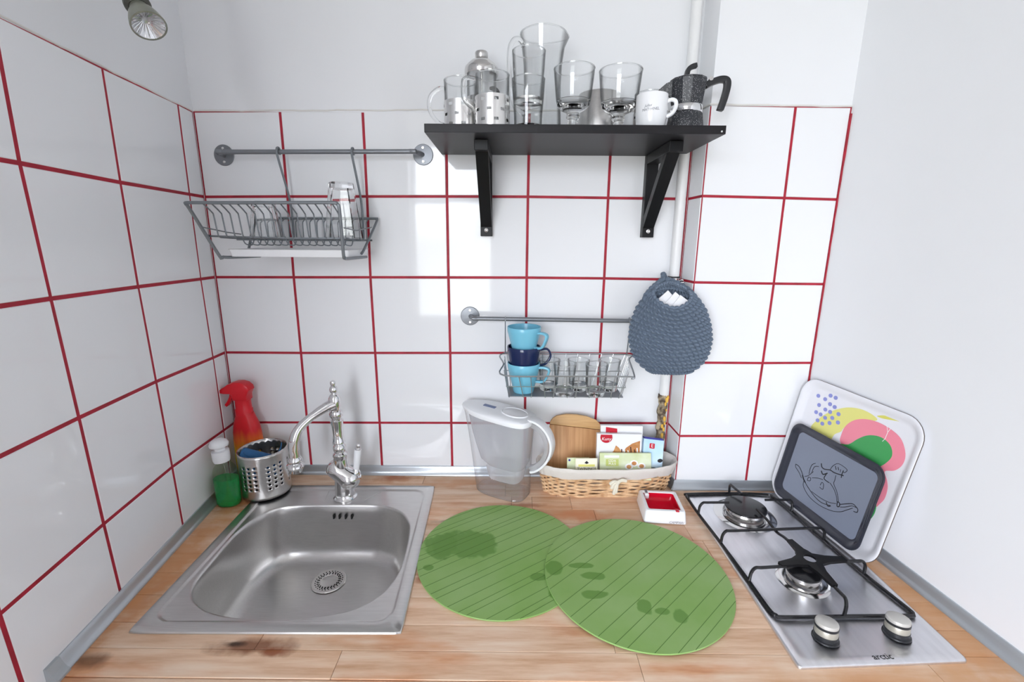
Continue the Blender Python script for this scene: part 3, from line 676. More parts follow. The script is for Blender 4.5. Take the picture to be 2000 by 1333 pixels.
# ------------------------------------------------------------------ spray bottle
sy = thing('spray_bottle', 'red trigger spray bottle with flame coloured sleeve in the corner', 'spray bottle', (0.058, -0.043, 0.9))
YC2 = (0.058, -0.0435)
obj('bottle', MB().loft([oval(YC2, .036, .019, .9002), oval(YC2, .039, .0215, .906), oval(YC2, .0405, .022, .96), oval(YC2, .040, .0215, 1.02), oval(YC2, .0385, .021, 1.05), oval(YC2, .034, .0195, 1.075), oval(YC2, .0265, .0175, 1.095), oval(YC2, .0215, .0165, 1.108)]), M['flame'], sy, orig=None)
obj('collar', MB().loft([oval((.056, -.0435), .0225, .017, 1.098), oval((.056, -.0435), .0225, .0175, 1.118), oval((.056, -.0435), .0205, .0165, 1.121), oval((.056, -.0435), .0200, .016, 1.140), oval((.057, -.0435), .0205, .016, 1.150)]), M['red'], sy)
hd = MB(); hp = [(.0035, 1.1675), (.0035, 1.1760), (.012, 1.1815), (.028, 1.1925), (.045, 1.1985), (.060, 1.1985), (.074, 1.194), (.083, 1.185), (.0855, 1.176), (.081, 1.168), (.077, 1.160), (.077, 1.146), (.037, 1.146), (.036, 1.160), (.030, 1.1655), (.012, 1.1655)]
def hslice(y, s): 
    cx, cz = .05, 1.172
    return [Vector((cx+(x-cx)*s, y, cz+(z-cz)*s)) for x, z in hp]
hd.loft([hslice(-.0615, .86), hslice(-.0595, .97), hslice(-.055, 1), hslice(-.034, 1), hslice(-.030, .97), hslice(-.028, .86)])
obj('spray_head', hd, M['red'], sy)
obj('nozzle', MB().lathe([(0, -.004), (.0062, -.004), (.0068, 0), (.0068, .009), (0, .009)], 18, (.0075, -.045, 1.1718), (1, 0, 0)), M['red'], sy)
obj('trigger', MB().ribbon(spline([(.031, -.045, 1.166), (.028, -.045, 1.154), (.0225, -.045, 1.143), (.0145, -.045, 1.132), (.011, -.045, 1.1285)], 5), (0, 1, 0), .014, .0075), M['red'], sy)

# ------------------------------------------------------------------ water filter pitcher
pa = Vector((.903, -.430, 0)); pp = Vector((.430, .903, 0)); PC = Vector((.785, -.0945, 0))
wp = thing('filter_pitcher', 'clear water filter pitcher with white lid and white looped handle', 'pitcher', (PC.x, PC.y, 0.9002))
def prow(z, a0, a1, wd, n=40, e=2.6, spout=0.0):
    """ring from spout end a0 (negative) to flat handle end a1"""
    out = []; c = (a0+a1)/2; h = (a1-a0)/2
    for i in range(n):
        t = 2*PI*i/n; ca, sa = math.cos(t), math.sin(t)
        ee = 5.0 if ca > 0 else e
        x = c+h*math.copysign(abs(ca)**(2/ee), ca); y = wd*math.copysign(abs(sa)**(2/3.0), sa)
        if ca < 0 and spout: y *= 1-spout*abs(ca)**2
        zz = z(x) if callable(z) else z
        out.append(PC+pa*x+pp*y+Z*zz)
    return out
ztop = lambda x: 1.1235-0.085*(x-0.08) if x < 0 else 1.1235-0.085*(x-0.08)
bodyr = [prow(.9002, -.076, .067, .040), prow(.904, -.080, .070, .043), prow(.925, -.083, .071, .044), prow(.98, -.090, .072, .0465), prow(1.04, -.098, .074, .0485), prow(1.08, -.106, .077, .050, spout=.1), prow(1.11, -.114, .080, .051, spout=.25), prow(lambda x: ztop(x)-.006, -.122, .081, .052, spout=.4)]
obj('jug_body', MB().loft(bodyr, True, False), M['clearpl'], wp)
obj('foot_rim', MB().loft([prow(.9003, -.075, .066, .039), prow(.9003, -.0765, .0675, .0405), prow(.9042, -.0803, .0703, .0433), prow(.9075, -.079, .069, .042)], False, False), M['clearpl'], wp)
obj('water', MB().loft([prow(.9045, -.0775, .0685, .041), prow(.925, -.0805, .0690, .0418), prow(.936, -.082, .0692, .042)]), M['water'], wp)
obj('hopper', MB().loft([prow(.985, -.045, .060, .034), prow(1.0, -.066, .068, .040), prow(1.04, -.080, .072, .044), prow(1.08, -.094, .074, .0455, spout=.1), prow(lambda x: ztop(x)-.012, -.108, .076, .047, spout=.35)], True, False), M['milky'], wp)
obj('filter', MB().loft([prow(.9415, -.030, .040, .026), prow(.947, -.042, .052, .032), prow(.975, -.050, .058, .035), prow(.985, -.046, .058, .034)]), M['filter'], wp)
lidr = [prow(lambda x: ztop(x)-.009, -.1225, .0825, .053, spout=.4), prow(lambda x: ztop(x)-.001, -.127, .0835, .054, spout=.4), prow(lambda x: ztop(x)+.004, -.124, .0815, .052, spout=.4), prow(lambda x: ztop(x)+.0075, -.108, .074, .046, spout=.38), prow(lambda x: ztop(x)+.009, -.085, .060, .036, spout=.3)]
lid = obj('lid', MB().loft(lidr), M['white'], wp)
fl = MB(); o_ = PC+pa*.030+Z*(ztop(.03)+.0092); nx = (pa+Z*-.085).normalized(); nn = nx.cross(pp).normalized()
if nn.z < 0: nn = -nn
fl.prism(ell(0, 0, .034, .026, 28), o_, nx, pp, nn, -.002, .0018)
obj('flap', fl, M['white'], lid, bevel=.0008)
obj('flap_edge', MB().tube([o_+nx*(.036*math.cos(a))+pp*(.028*math.sin(a))+nn*.0012 for a in [2*PI*i/36 for i in range(36)]], .0022, 6, True), M['white'], lid)
o_ = PC-pa*.045+Z*(ztop(-.045)+.0090)
obj('indicator', MB().prism(rrect(-.018, .018, -.0065, .0065, .002), o_, nx, pp, nn, -.003, .0010), M['greybl'], lid, smooth=False)
def pq(x, z, y=0): return PC+pa*x+pp*y+Z*z
hpth = spline([pq(.070, 1.129), (pq(.088, 1.1275)), pq(.108, 1.119), pq(.127, 1.100), pq(.137, 1.074), pq(.136, 1.048), pq(.126, 1.022), pq(.110, 1.001), pq(.094, .988), pq(.080, .982)], 6)
nh = len(hpth)
obj('handle', MB().ribbon(hpth, pp, [.034-.010*i/nh for i in range(nh)], .0062), M['white'], wp, bevel=.0022)
hin = spline([pq(.080, 1.115), (pq(.098, 1.108)), pq(.115, 1.091), pq(.124, 1.068), pq(.123, 1.046), pq(.115, 1.024), pq(.101, 1.006), pq(.088, .995), pq(.079, .990)], 6)
obj('handle_inner', MB().ribbon(hin, pp, .020, .012), M['milky'], wp, bevel=.002)

# ------------------------------------------------------------------ bread basket
bk = thing('bread_basket', 'oval wicker bread basket lined with beige linen folded over the rim', 'basket', (1.065, -0.079, 0.9))
def bring(z, off=0.0, n=96, ph=0.0):
    t = (z-.9)/.095; rx = .169+.019*t+off; ry = .043+.019*t+off; cy = -.0755-.0075*t; out = []
    for i in range(n):
        a = 2*PI*i/n+ph; ca, sa = math.cos(a), math.sin(a)
        x = rx*math.copysign(abs(ca)**(2/2.9), ca); y = ry*math.copysign(abs(sa)**(2/2.3), sa)
        out.append(Vector((1.0665+x+y*.02, cy+y+x*.035, z)))
    return out
NST = 34; weave = MB(); stk = MB()
for r in range(13):
    z = .9030+r*.0062; pts = []; base = bring(z, 0, NST*6)
    for i, p in enumerate(base):
        q = base[(i+1) % len(base)]-base[i-1]; nrm = Vector((q.y, -q.x, 0)).normalized()
        pts.append(p+nrm*(.0030*math.cos(PI*(i/6.0)+PI*r))+Z*(.0008*math.sin(i*.7+r*2)))
    weave.tube(pts, .0027 if r else .0034, 6, True, side=Z, sx=1.05)
obj('weave', weave, M['wicker'], bk, angle=60)['kind'] = 'stuff'
lo_, hi_ = bring(.902, 0, NST*6), bring(.985, 0, NST*6)
for i in range(NST): stk.tube([lo_[i*6+3], hi_[i*6+3]], .0021, 6)
obj('stakes', stk, M['wicker'], bk)['kind'] = 'stuff'
obj('base', MB().loft([bring(.9008, -.003), bring(.9045, -.003)]), M['wicker'], bk)
ln_ = []
for off, z, amp in ((.0062, .9655, .0018), (.0072, .975, .0014), (.0075, .985, .0012), (.0068, .9935, .0012), (.0040, .9975, .001), (.0005, .9965, .001), (-.0035, .990, .0012), (-.0065, .97, .0014), (-.009, .93, .001), (-.011, .9075, 0)):
    rg = bring(z, off, 120); out = []
    for i, p in enumerate(rg):
        c = Vector((1.0645, -.08, p.z)); d = (p-c).normalized()
        out.append(p+d*amp*math.sin(i*1.9)*math.cos(i*.37)+Z*(.0016*math.sin(i*.45) if z < .97 and off > 0 else .0006*math.sin(i*.8)))
    ln_.append(out)
obj('liner', MB().loft(ln_, False, True), M['linen'], bk, angle=70)
bw = MB(); c0 = Vector((1.083, -.1505, .964))
for sx_, ln2, dz in ((-1, .020, -.004), (1, .022, .006), (-1, .016, -.016), (-.35, .010, -.028), (-.75, .012, -.032)):
    p = [c0+Vector((0, -.002, 0)), c0+Vector((sx_*ln2*.5, -.006, dz*.4+.006)), c0+Vector((sx_*ln2, -.005, dz))]
    bw.tube(spline(p, 5), [.0045]*len(spline(p, 5)), 7)
bw.ball(c0+Vector((0, -.004, 0)), .007, .005, .006, 10, 6)
obj('bow', bw, M['linenb'], bk)

# ------------------------------------------------------------------ cutting board in the basket
bn = Vector((0, -.21, .05)).normalized(); be = Vector((0, .05, .21)).normalized(); BO = Vector((0.968, -.0635, .908))
rot = 0.10; bx = (X*math.cos(rot)+be*-math.sin(rot)); by = (be*math.cos(rot)+X*math.sin(rot))
bx = (X*math.cos(rot)-be*math.sin(rot)).normalized(); by = bn.cross(bx).normalized()
if by.z < 0: by = -by
cb = thing('cutting_board', 'bamboo cutting board with rounded top leaning on tiles behind the pitcher', 'cutting board', (0.97, -.05, .908))
def bpoly(y0, y1):
    full = [(-.070, 0), (.076, 0)]+[(.074, .155)]+[(.074-.022*(1-math.cos(a)), .155+.040*math.sin(a)) for a in (.3, .6, .9, 1.2, 1.5)]
    return full
out_ = [(-.073, .0), (.073, .0), (.0725, .165), (.068, .178), (.056, .189), (.030, .1965), (0, .1985), (-.030, .1965), (-.056, .189), (-.068, .178), (-.0725, .165)]
low = [(-.073, .0), (.073, .0), (.0725, .1625), (-.0725, .1625)]
top_ = [(-.0725, .1635), (.0725, .1635), (.0715, .172), (.066, .181), (.056, .189), (.030, .1965), (0, .1985), (-.030, .1965), (-.056, .189), (-.066, .181), (-.0715, .172)]
obj('panel', MB().prism(low, BO, bx, by, bn, 0, .012), M['board'], cb, bevel=.0012)
obj('end_band', MB().prism(top_, BO, bx, by, bn, 0, .012), M['boardband'], cb, bevel=.0012)

# ------------------------------------------------------------------ packets in the basket
def leanbox(name, label, cat, o, wd, ht, dp, material, lean=.035/.21, yaw=0.0, roll=0.0, group=None):
    n = Vector((math.sin(yaw), -math.cos(yaw), 0)); ex = Vector((math.cos(yaw), math.sin(yaw), 0))
    ey = (Z-n*lean).normalized(); nn = ex.cross(ey)
    if nn.dot(n) < 0: nn = -nn
    ex, ey = ex*math.cos(roll)+ey*math.sin(roll), ey*math.cos(roll)-ex*math.sin(roll)
    o = Vector(o); t = thing(name, label, cat, o)
    obj('box', MB().prism([(0, 0), (wd, 0), (wd, ht), (0, ht)], o, ex, ey, nn, -dp, 0), material, t, smooth=False, bevel=.0008)
    return t, o, ex, ey, nn
t, o, ex, ey, n = leanbox('snack_packet', 'white packet with red half label, rear of two packets in the basket', 'packet', (1.0492, -.082, .9510), .1152, .136, .013, M['card'], lean=.13, yaw=-.03)
decal('printed_label', [(.014, .105), (.046, .102), (.045, .128), (.014, .132)], o, ex, ey, n, .0005, M['p_red'], t)
text('lettering', 'Kuny', .013, o+ex*.03+ey*.113, ex, ey, n*1.6, M['p_white'], t)
t, o, ex, ey, n = leanbox('snack_packet', 'white packet with red oval logo and brown pretzel sticks printed on it', 'packet', (1.0364, -.100, .9410), .1213, .130, .013, M['card'], lean=.13, yaw=-.02)
decal('logo_oval', [(.010, .1275)]+[(.0255+.0165*math.cos(a), .120+.0155*math.sin(a)) for a in [PI+PI*k/14 for k in range(15)]]+[(.041, .1275)], o, ex, ey, n, .0004, M['p_red'], t)
text('lettering', 'Kuny', .0125, o+ex*.0262+ey*.1155, ex, (ey+ex*.15).normalized(), n*1.8, M['p_white'], t)
decal('printed_sticks', [(.022, .062), (.034, .070), (.046, .082), (.052, .098), (.060, .092), (.070, .078), (.080, .092), (.096, .104), (.117, .112), (.117, .040), (.024, .040)], o, ex, ey, n, .0005, M['p_brown'], t)
ds = MB(); dw = MB()
for i in range(9):
    x = .066+i*.0058; sl = -.012+.002*(i % 3); y0 = .052+.003*(i % 2); h = .026+.007*((i*7) % 3)
    (ds if i % 2 else dw).prism([(x, y0), (x+.0032, y0), (x+.0032+sl*.6, y0+h), (x+sl*.6, y0+h)], o, ex, ey, n, .0004, .0009)
obj('printed_dips', ds, M['p_dark'], t, smooth=False); obj('printed_highlights', dw, M['p_white'], t, smooth=False)
t, o, ex, ey, n = leanbox('tea_box', 'long pale green tea box with nut print in the basket', 'tea box', (1.0422, -.1280, .9555), .1385, .0720, .012, M['teabox'], lean=.30, yaw=.01, roll=0.0)
decal('printed_band', [(.012, .060), (.052, .060), (.052, .066), (.012, .066)], o, ex, ey, n, .0005, M['p_white'], t)
decal('printed_panel', [(.016, .038), (.050, .038), (.050, .056), (.016, .056)], o, ex, ey, n, .0005, M['p_lime'], t)
text('lettering', 'IZDA', .009, o+ex*.033+ey*.0515, ex, ey, n*1.8, M['p_white'], t)
text('lettering', 'PULS', .009, o+ex*.033+ey*.0435, ex, ey, n*1.8, M['p_white'], t)
text('lettering', '20 g', .006, o+ex*.022+ey*.028, ex, ey, n*1.2, M['beadgrey'], t)
nb = MB(); nw = MB()
for x, y in ((.092, .045), (.112, .038), (.078, .036)):
    nw.prism(ell(x, y, .011, .0085, 16), o, ex, ey, n, 0, .0004); nb.prism(ell(x, y, .0065, .0052, 14), o, ex, ey, n, .0003, .0008)
obj('printed_flowers', nw, M['p_white'], t, smooth=False); obj('printed_nuts', nb, M['p_brown'], t, smooth=False)
def sachet(o, label, printed):
    o = Vector(o); ex, ey = Vector((1, .03, 0)).normalized(), Vector((0, .2, 1)).normalized(); n = ex.cross(ey)
    if n.y > 0: n = -n
    t = thing('tea_sachet', label, 'tea bag', o)
    obj('envelope', MB().loft([[o+ex*(x*s)+ey*y+n*d for x, y in ((-.030, 0), (.030, 0), (.030, .060), (-.030, .060))] for s, d in ((1, 0), (.98, .0016), (.9, .003))]), M['sachet'] if printed else M['teabox'], t, smooth=False)
    if printed:
        text('lettering', 'TWININGS', .0105, o+ey*.032, ex, ey, n*9, M['ink'], t)
        decal('crest', [(-.006, .048), (0, .045), (.006, .048), (0, .0535)], o, ex, ey, n, .0036, M['ink'], t)
        decal('gold_band', [(-.022, .038), (.022, .038), (.022, .044), (-.022, .044)], o, ex, ey, n, .0034, M['p_yellow'], t)
    else: decal('printed_dot', ell(-.024, .054, .003, .003, 10), o, ex, ey, n, .0036, M['royal'], t)
sachet((.9835, -.1240, .9545), 'pale green tea sachet tucked behind the cream one', False)
sachet((1.0050, -.1290, .9555), 'cream tea sachet with dark lettering at the front of the basket', True)
t, o, ex, ey, n = leanbox('milk_carton', 'small light blue milk carton with cow print at basket right end', 'carton', (1.157, -.110, .962), .054, .0985, .034, M['milkblue'], lean=.33, yaw=-.06, roll=-.08)
decal('red_logo', rrect(.016, .030, .074, .088, .002, 3), o, ex, ey, n, .0004, M['p_red'], t)
text('lettering', 'E', .013, o+ex*.023+ey*.081, ex, ey, n*1.8, M['p_white'], t)
cw = MB().prism(ell(.019, .022, .007, .005, 16), o, ex, ey, n, 0, .0005).prism(ell(.036, .018, .012, .006, 18, -.2), o, ex, ey, n, 0, .0005).prism(ell(.047, .044, .007, .005, 14, .3), o, ex, ey, n, 0, .0005)
obj('printed_cow', cw, M['ink'], t, smooth=False)
obj('top_flap', MB().prism([(0.002, .0985), (.052, .0985), (.052, .1025), (.002, .1025)], o, ex, ey, n, -.030, -.002), M['royal'], t, smooth=False)

# ------------------------------------------------------------------ ashtray
at = thing('ashtray', 'square white ashtray with red recess beside the hob', 'ashtray', (1.190, -.187, .9))
aa = -.075; ax_, ay_ = Vector((math.cos(aa), math.sin(aa), 0)), Vector((-math.sin(aa), math.cos(aa), 0)); AO = Vector((1.1895, -.187, .9002))
def aring(h, hw, r=.006): return [AO+ax_*x+ay_*y+Z*h for x, y in rrect(-hw, hw, -hw, hw, r, 4)]
obj('shell', MB().loft([aring(0, .0495), aring(.002, .0515), aring(.030, .0485), aring(.0335, .0470), aring(.0340, .0450), aring(.0335, .0395), aring(.0322, .0388), aring(.026, .0382)], True, False), M['offwhite'], at, angle=50)
obj('recess', MB().loft([aring(.0312, .0387), aring(.014, .0368), aring(.0115, .0345)], False, True), M['redash'], at, angle=50)
nk = MB(); wk = MB()
nk.obox(AO+ax_*.024-ay_*.0475+Z*.0245, ax_*.009, ay_*.012, Z*.0100)
nk.obox(AO+ax_*.0372-ay_*.030+Z*.018, ax_*.0105, ay_*.034, Z*.0125)
wk.obox(AO-ax_*.036+ay_*.026+Z*.020, ax_*.0115, ay_*.014, Z*.0138)
obj('front_notch', nk, M['redash'], at, smooth=False, bevel=.001); obj('rest_notch', wk, M['offwhite'], at, bevel=.003, smooth=True)
obj('rest_groove', MB().obox(AO-ax_*.0335+ay_*.0325+Z*.0300, ax_*.0062, ay_*.0160, Z*.0042), M['beadgrey'], at, smooth=False)
text('lettering', 'CAMPARI', .0085, AO-ay_*.0514+ax_*.026+Z*.0062, ax_, Vector((0, .1, 1)).normalized(), -ay_*2.0, M['beadgrey'], at, shear=.25)

# ------------------------------------------------------------------ green table mats
def placemat(label, c, r, z, th, ang, material, sp_):
    t = thing('placemat', label, 'placemat', (c[0], c[1], z), 'round green mats')
    obj('disc', MB().lathe([(0, 0), (r, 0), (r+.0006, th*.5), (r, th), (0, th)], 128, (c[0], c[1], z)), material, t, angle=40)
    d = Vector((math.cos(ang), math.sin(ang), 0)); p = Vector((-d.y, d.x, 0)); g_ = MB(); s = -r+sp_*.6; k = 0
    while s < r-.004:
        h = math.sqrt(max(0, r*r-s*s))*.995
        o = Vector((c[0], c[1], z+th))+p*s; w_ = .00055
        g_.hexa([o-d*h-p*w_-Z*.0006, o+d*h-p*w_-Z*.0006, o+d*h+p*w_-Z*.0006, o-d*h+p*w_-Z*.0006, o-d*h-p*w_+Z*.00012, o+d*h-p*w_+Z*.00012, o+d*h+p*w_+Z*.00012, o-d*h+p*w_+Z*.00012])
        s += sp_*(.55+.9*((k*37 % 11)/11)); k += 1
    obj('grooves', g_, M['groove'], t, smooth=False)
placemat('round green mat with a big damp patch, beside the sink', (.7845, -.3515), .1845, .9002, .0030, math.atan2(.1426, .2061), M['mat1'], .0235)
placemat('round green mat beside the hob, overlapping the other mat', (1.0655, -.4165), .1885, .9034, .0032, math.atan2(.2389, .263), M['mat2'], .030)

# ------------------------------------------------------------------ gas hob
HQ = [Vector((1.2774, -.6262, 0)), Vector((1.5699, -.6108, 0)), Vector((1.5726, -.0955, 0)), Vector((1.2843, -.1014, 0))]
def hq(a, b): return (HQ[0]*(1-a)+HQ[1]*a)*(1-b)+(HQ[3]*(1-a)+HQ[2]*a)*b
hb = thing('gas_hob', 'narrow stainless steel gas hob with two burners and two knobs', 'hob', (1.425, -.36, .9))
def hring(ins, r, z): return [hq(x/.293, y/.52)+Z*z for x, y in rrect(ins, .293-ins, ins, .52-ins, r, 5)]
obj('plate', MB().loft([hring(0, .007, .9001), hring(0, .007, .9040), hring(.0012, .007, .9056), hring(.0035, .007, .9062), hring(.014, .012, .9062), hring(.0165, .012, .9052)], False, True), M['hobsteel'], hb, angle=50)
def burner(c, s, big):
    c = Vector((c[0], c[1], .9052))
    obj('burner_dish', MB().lathe([(0, .0002), (.040*s, .0002), (.046*s, .0030), (.054*s, .0034), (.064*s, .0022), (.0695*s, .0002)], 56, c), M['steelp'], hb)
    obj('burner_ring', MB().lathe([(0, .004), (.039*s, .004), (.040*s, .009), (.043*s, .010), (.0445*s, .014), (.043*s, .019), (.036*s, .020), (0, .020)], 48, c), M['steelp'], hb)
    cp_ = obj('burner_cap', MB().lathe([(0, .0195), (.038*s, .0195), (.0455*s, .0205), (.047*s, .0225), (.0465*s, .0250), (.043*s, .0263), (0, .0268)], 48, c), M['blackwire'], hb)
burner((1.3975, -.2030), 1.05, True)
burner((1.4035, -.4310), .70, False)
obj('igniter', MB().lathe([(0, 0), (.0022, 0), (.0022, .016), (0, .017)], 10, (1.441, -.4560, .9055)), M['offwhite'], hb)
# wire pan support: frame lying on the plate, legs and fingers each bent from one rod
ps = obj('pan_support', MB().tube(spline([(1.2775, -.1450, .9102), (1.2785, -.2095, .9102), (1.2847, -.3221, .9102), (1.2890, -.4411, .9102), (1.2905, -.5100, .9102), (1.2960, -.5255, .9102), (1.310, -.5300, .9102), (1.427, -.5265, .9102), (1.540, -.5235, .9102), (1.5525, -.5190, .9102), (1.5545, -.5060, .9102), (1.5405, -.4160, .9102), (1.5300, -.3057, .9102), (1.5216, -.1945, .9102), (1.5150, -.1420, .9102), (1.5100, -.1290, .9102), (1.5000, -.1150, .9102), (1.4008, -.1110, .9102), (1.2880, -.1170, .9102), (1.2790, -.1240, .9102)], 5, True), .0037, 8, True), M['blackwire'], hb)
def finger(pts): obj('finger', MB().tube(spline(pts, 6), .0032, 8), M['blackwire'], ps)
zt = .9425
RX = -.004
finger([(1.2778, -.2095, .9105), (1.2795, -.2085, .930), (1.2870, -.2085, zt-.001), (1.300, -.2085, zt), (1.3520, -.2070, zt)])
finger([(1.2847, -.3221, .9105), (1.2865, -.3215, .930), (1.2940, -.3215, zt-.001), (1.308, -.3215, zt), (1.41, -.3150, zt), (1.507+RX, -.3085, zt), (1.522+RX, -.3075, zt-.001), (1.5315+RX, -.3070, .930), (1.5337+RX, -.3065, .9105)])
finger([(1.2890, -.4411, .9105), (1.2910, -.4405, .930), (1.2985, -.4400, zt-.001), (1.312, -.4400, zt), (1.362, -.4350, zt)])
finger([(1.5256+RX, -.1945, .9105), (1.5250+RX, -.1940, .930), (1.5190+RX, -.1935, zt-.001), (1.508+RX, -.1930, zt), (1.450, -.1945, zt)])
finger([(1.5442+RX, -.4160, .9105), (1.5430+RX, -.4165, .930), (1.5350+RX, -.4175, zt-.001), (1.522+RX, -.4180, zt), (1.480, -.4190, zt)])
finger([(1.4008, -.1110, .9105), (1.3990, -.1130, .930), (1.3970, -.1200, zt-.001), (1.3975, -.1300, zt), (1.404, -.1680, zt)])
finger([(1.4205, -.5262, .9105), (1.4225, -.5250, .930), (1.4240, -.5180, zt-.001), (1.4235, -.5060, zt), (1.4225, -.4700, zt)])
finger([(1.4080, -.2350, zt), (1.410, -.2800, zt-.001), (1.4115, -.3150, zt-.006), (1.4140, -.3400, zt-.002), (1.4165, -.3700, zt)])
def knob(c, label):
    c = Vector((c[0], c[1], .9055)); ax = Vector((.01, .10, 1))
    k = obj('knob', MB().lathe([(0, .0), (.0212, .0), (.0208, .0024), (.0186, .0034), (.0188, .0110), (0, .0110)], 36, c, ax), M['blackpl'], hb)
    obj('knob_band', MB().lathe([(0, .0110), (.0180, .0110), (.0182, .0118), (.0182, .0216), (.0178, .0224), (0, .0224)], 36, c, ax), M['knobsilver'], k)
    obj('knob_groove', MB().lathe([(0, .0224), (.0182, .0224), (.0184, .0232), (.0184, .0268), (0, .0268)], 36, c, ax), M['blackpl'], k)
    obj('knob_cap', MB().lathe([(0, .0268), (.0178, .0268), (.0180, .0290), (.0172, .0322), (.0156, .0332), (0, .0337)], 36, c, ax), M['knobtop'], k)
knob((1.3580, -.5700), ''); knob((1.4905, -.5600), '')
text('lettering', 'arctic', .0155, (1.4300, -.6055, .9062), (HQ[1]-HQ[0]).normalized(), Vector((-.03, 1, 0)).normalized(), Z, M['ink'], hb, shear=-.1)

# simmer star resting on the front burner's fingers
sr = MB(); S0 = Vector((1.4210, -.4180, zt+.0030))
tips = [Vector((1.3520, -.4330, zt+.0034)), Vector((1.4235, -.4900, zt+.0034)), Vector((1.4960, -.4160, zt+.0034)), Vector((1.4165, -.3560, zt+.0034))]
poly = []
for i in range(4):
    d = (tips[i]-S0); L_ = d.length; d = Vector((d.x, d.y, 0)).normalized(); s = Vector((-d.y, d.x, 0)); d2 = (tips[(i+1) % 4]-S0); d2 = Vector((d2.x, d2.y, 0)).normalized()
    poly += [S0+d*L_-s*.0058, S0+d*L_+s*.0058, S0+d*(L_*.5)+s*.0095]
    m = (d+d2).normalized(); poly += [S0+d*.0245+s*.0135, S0+m*.0225, S0+d2*.0245-Vector((-d2.y, d2.x, 0))*.0135]
    poly += [S0+d2*((tips[(i+1) % 4]-S0).length*.5)-Vector((-d2.y, d2.x, 0))*.0095]
hole = [S0+Vector((.0120*math.cos(2*PI*i/len(poly)+math.atan2((poly[0]-S0).y, (poly[0]-S0).x)), .0120*math.sin(2*PI*i/len(poly)+math.atan2((poly[0]-S0).y, (poly[0]-S0).x)), 0)) for i in range(len(poly))]
sr.loft([[p-Z*.002 for p in hole], [p-Z*.0045 for p in poly], [p+Z*.0016 for p in poly], [p+Z*.0030 for p in hole], [p-Z*.002 for p in hole]], False, False)
so = obj('simmer_star', sr, M['blackmatte'], angle=30)
tag(so, 'black four armed pan trivet resting over the front burner', 'trivet')

# ------------------------------------------------------------------ trays leaning on the right wall
TA = Vector((1.522, -.100, .9082)); TX = Vector((.12305754, -.99239954, 0)); TY = Vector((.18351095, .02275536, .98275426)); TN = Vector((-.97528487, -.12093532, .1849164))
def tray(name, label, x0, x1, y0, y1, r, off, rimw, depth, mat_in, mat_edge, matf=None):
    o = TA+TN*off; c = TA+TX*((x0+x1)/2)+TY*y0+TN*off
    t = thing(name, label, 'tray', (c.x, c.y, c.z))
    def ring(ins, d): return [o+TX*x+TY*y+TN*d for x, y in rrect(x0+ins, x1-ins, y0+ins, y1-ins, max(.004, r-ins*.8), 8)]
    obj('rim', MB().loft([ring(rimw*1.25, -depth-.003), ring(rimw*.9, -depth-.0028), ring(0.0006, -.0035), ring(0, -.001), ring(.0012, 0), ring(rimw*.35, -.0012), ring(rimw*.72, -depth*.55), ring(rimw*.95, -depth*.92), ring(rimw*1.25, -depth)], True, matf is None), mat_in, t, angle=60)
    if matf: obj('face', MB().loft([ring(rimw*1.23, -depth-.001), ring(rimw*1.24, -depth+.0002)]), matf, t, smooth=False)
    obj('edge', MB().tube(ring(.0004, -.0022), .0012, 6, True), mat_edge, t)
    return t, o-TN*depth
wt_, wo = tray('serving_tray', 'large white tray with a colourful fruit print leaning on the wall', -.0145, .312, .0012, .3375, .046, 0, .020, .009, M['tray_w'], M['tray_e'])
def pr_(name, pts, d, m): decal(name, [(p.x, p.y) for p in spline([(a, b, 0) for a, b in pts], 4, True)], wo, TX, TY, TN, d, m, wt_, .0003)
# printed shapes were measured on the rim plane; sit them on the tray floor
pr_('printed_yellow_shape', [(0.0458, 0.2126), (0.0589, 0.2437), (0.08, 0.2695), (0.1028, 0.2878), (0.1265, 0.3006), (0.1549, 0.3081), (0.1809, 0.308), (0.2008, 0.3025), (0.1964, 0.2956), (0.1702, 0.288), (0.1436, 0.268), (0.1313, 0.2482), (0.1286, 0.2397), (0.1151, 0.2263), (0.1105, 0.211), (0.0944, 0.213)], .0004, M['p_yellow'])
pr_('printed_leaf', [(0.1985, 0.3083), (0.2147, 0.316), (0.2319, 0.316), (0.2481, 0.316), (0.2339, 0.3129), (0.2125, 0.308)], .0004, M['p_yellow2'])
pr_('printed_pink_shape', [(0.1386, 0.2149), (0.1328, 0.2343), (0.1358, 0.2575), (0.1512, 0.2784), (0.1763, 0.2916), (0.2066, 0.2965), (0.2381, 0.2934), (0.2621, 0.2848), (0.2776, 0.2682), (0.2854, 0.2498), (0.2838, 0.2312), (0.2738, 0.2161), (0.2569, 0.2052), (0.2673, 0.1911), (0.2748, 0.1755), (0.2768, 0.1533), (0.2716, 0.1366), (0.2656, 0.1259), (0.253, 0.1317), (0.2255, 0.17), (0.1781, 0.2)], .0007, M['p_pink'])
pr_('printed_green_shape', [(0.1318, 0.2061), (0.1585, 0.2208), (0.1739, 0.2405), (0.19, 0.2567), (0.2079, 0.266), (0.2275, 0.2688), (0.2464, 0.2628), (0.2567, 0.2514), (0.2592, 0.2379), (0.2524, 0.2212), (0.244, 0.2083), (0.2415, 0.1955), (0.243, 0.15), (0.236, 0.12), (0.19, 0.12), (0.15, 0.17)], .0010, M['p_green'])
pr_('printed_green_tip', [(0.2592, 0.1424), (0.2679, 0.1241), (0.2675, 0.1032), (0.2592, 0.0844), (0.2515, 0.0855), (0.247, 0.09), (0.25, 0.12)], .0010, M['p_green'])
db = MB()
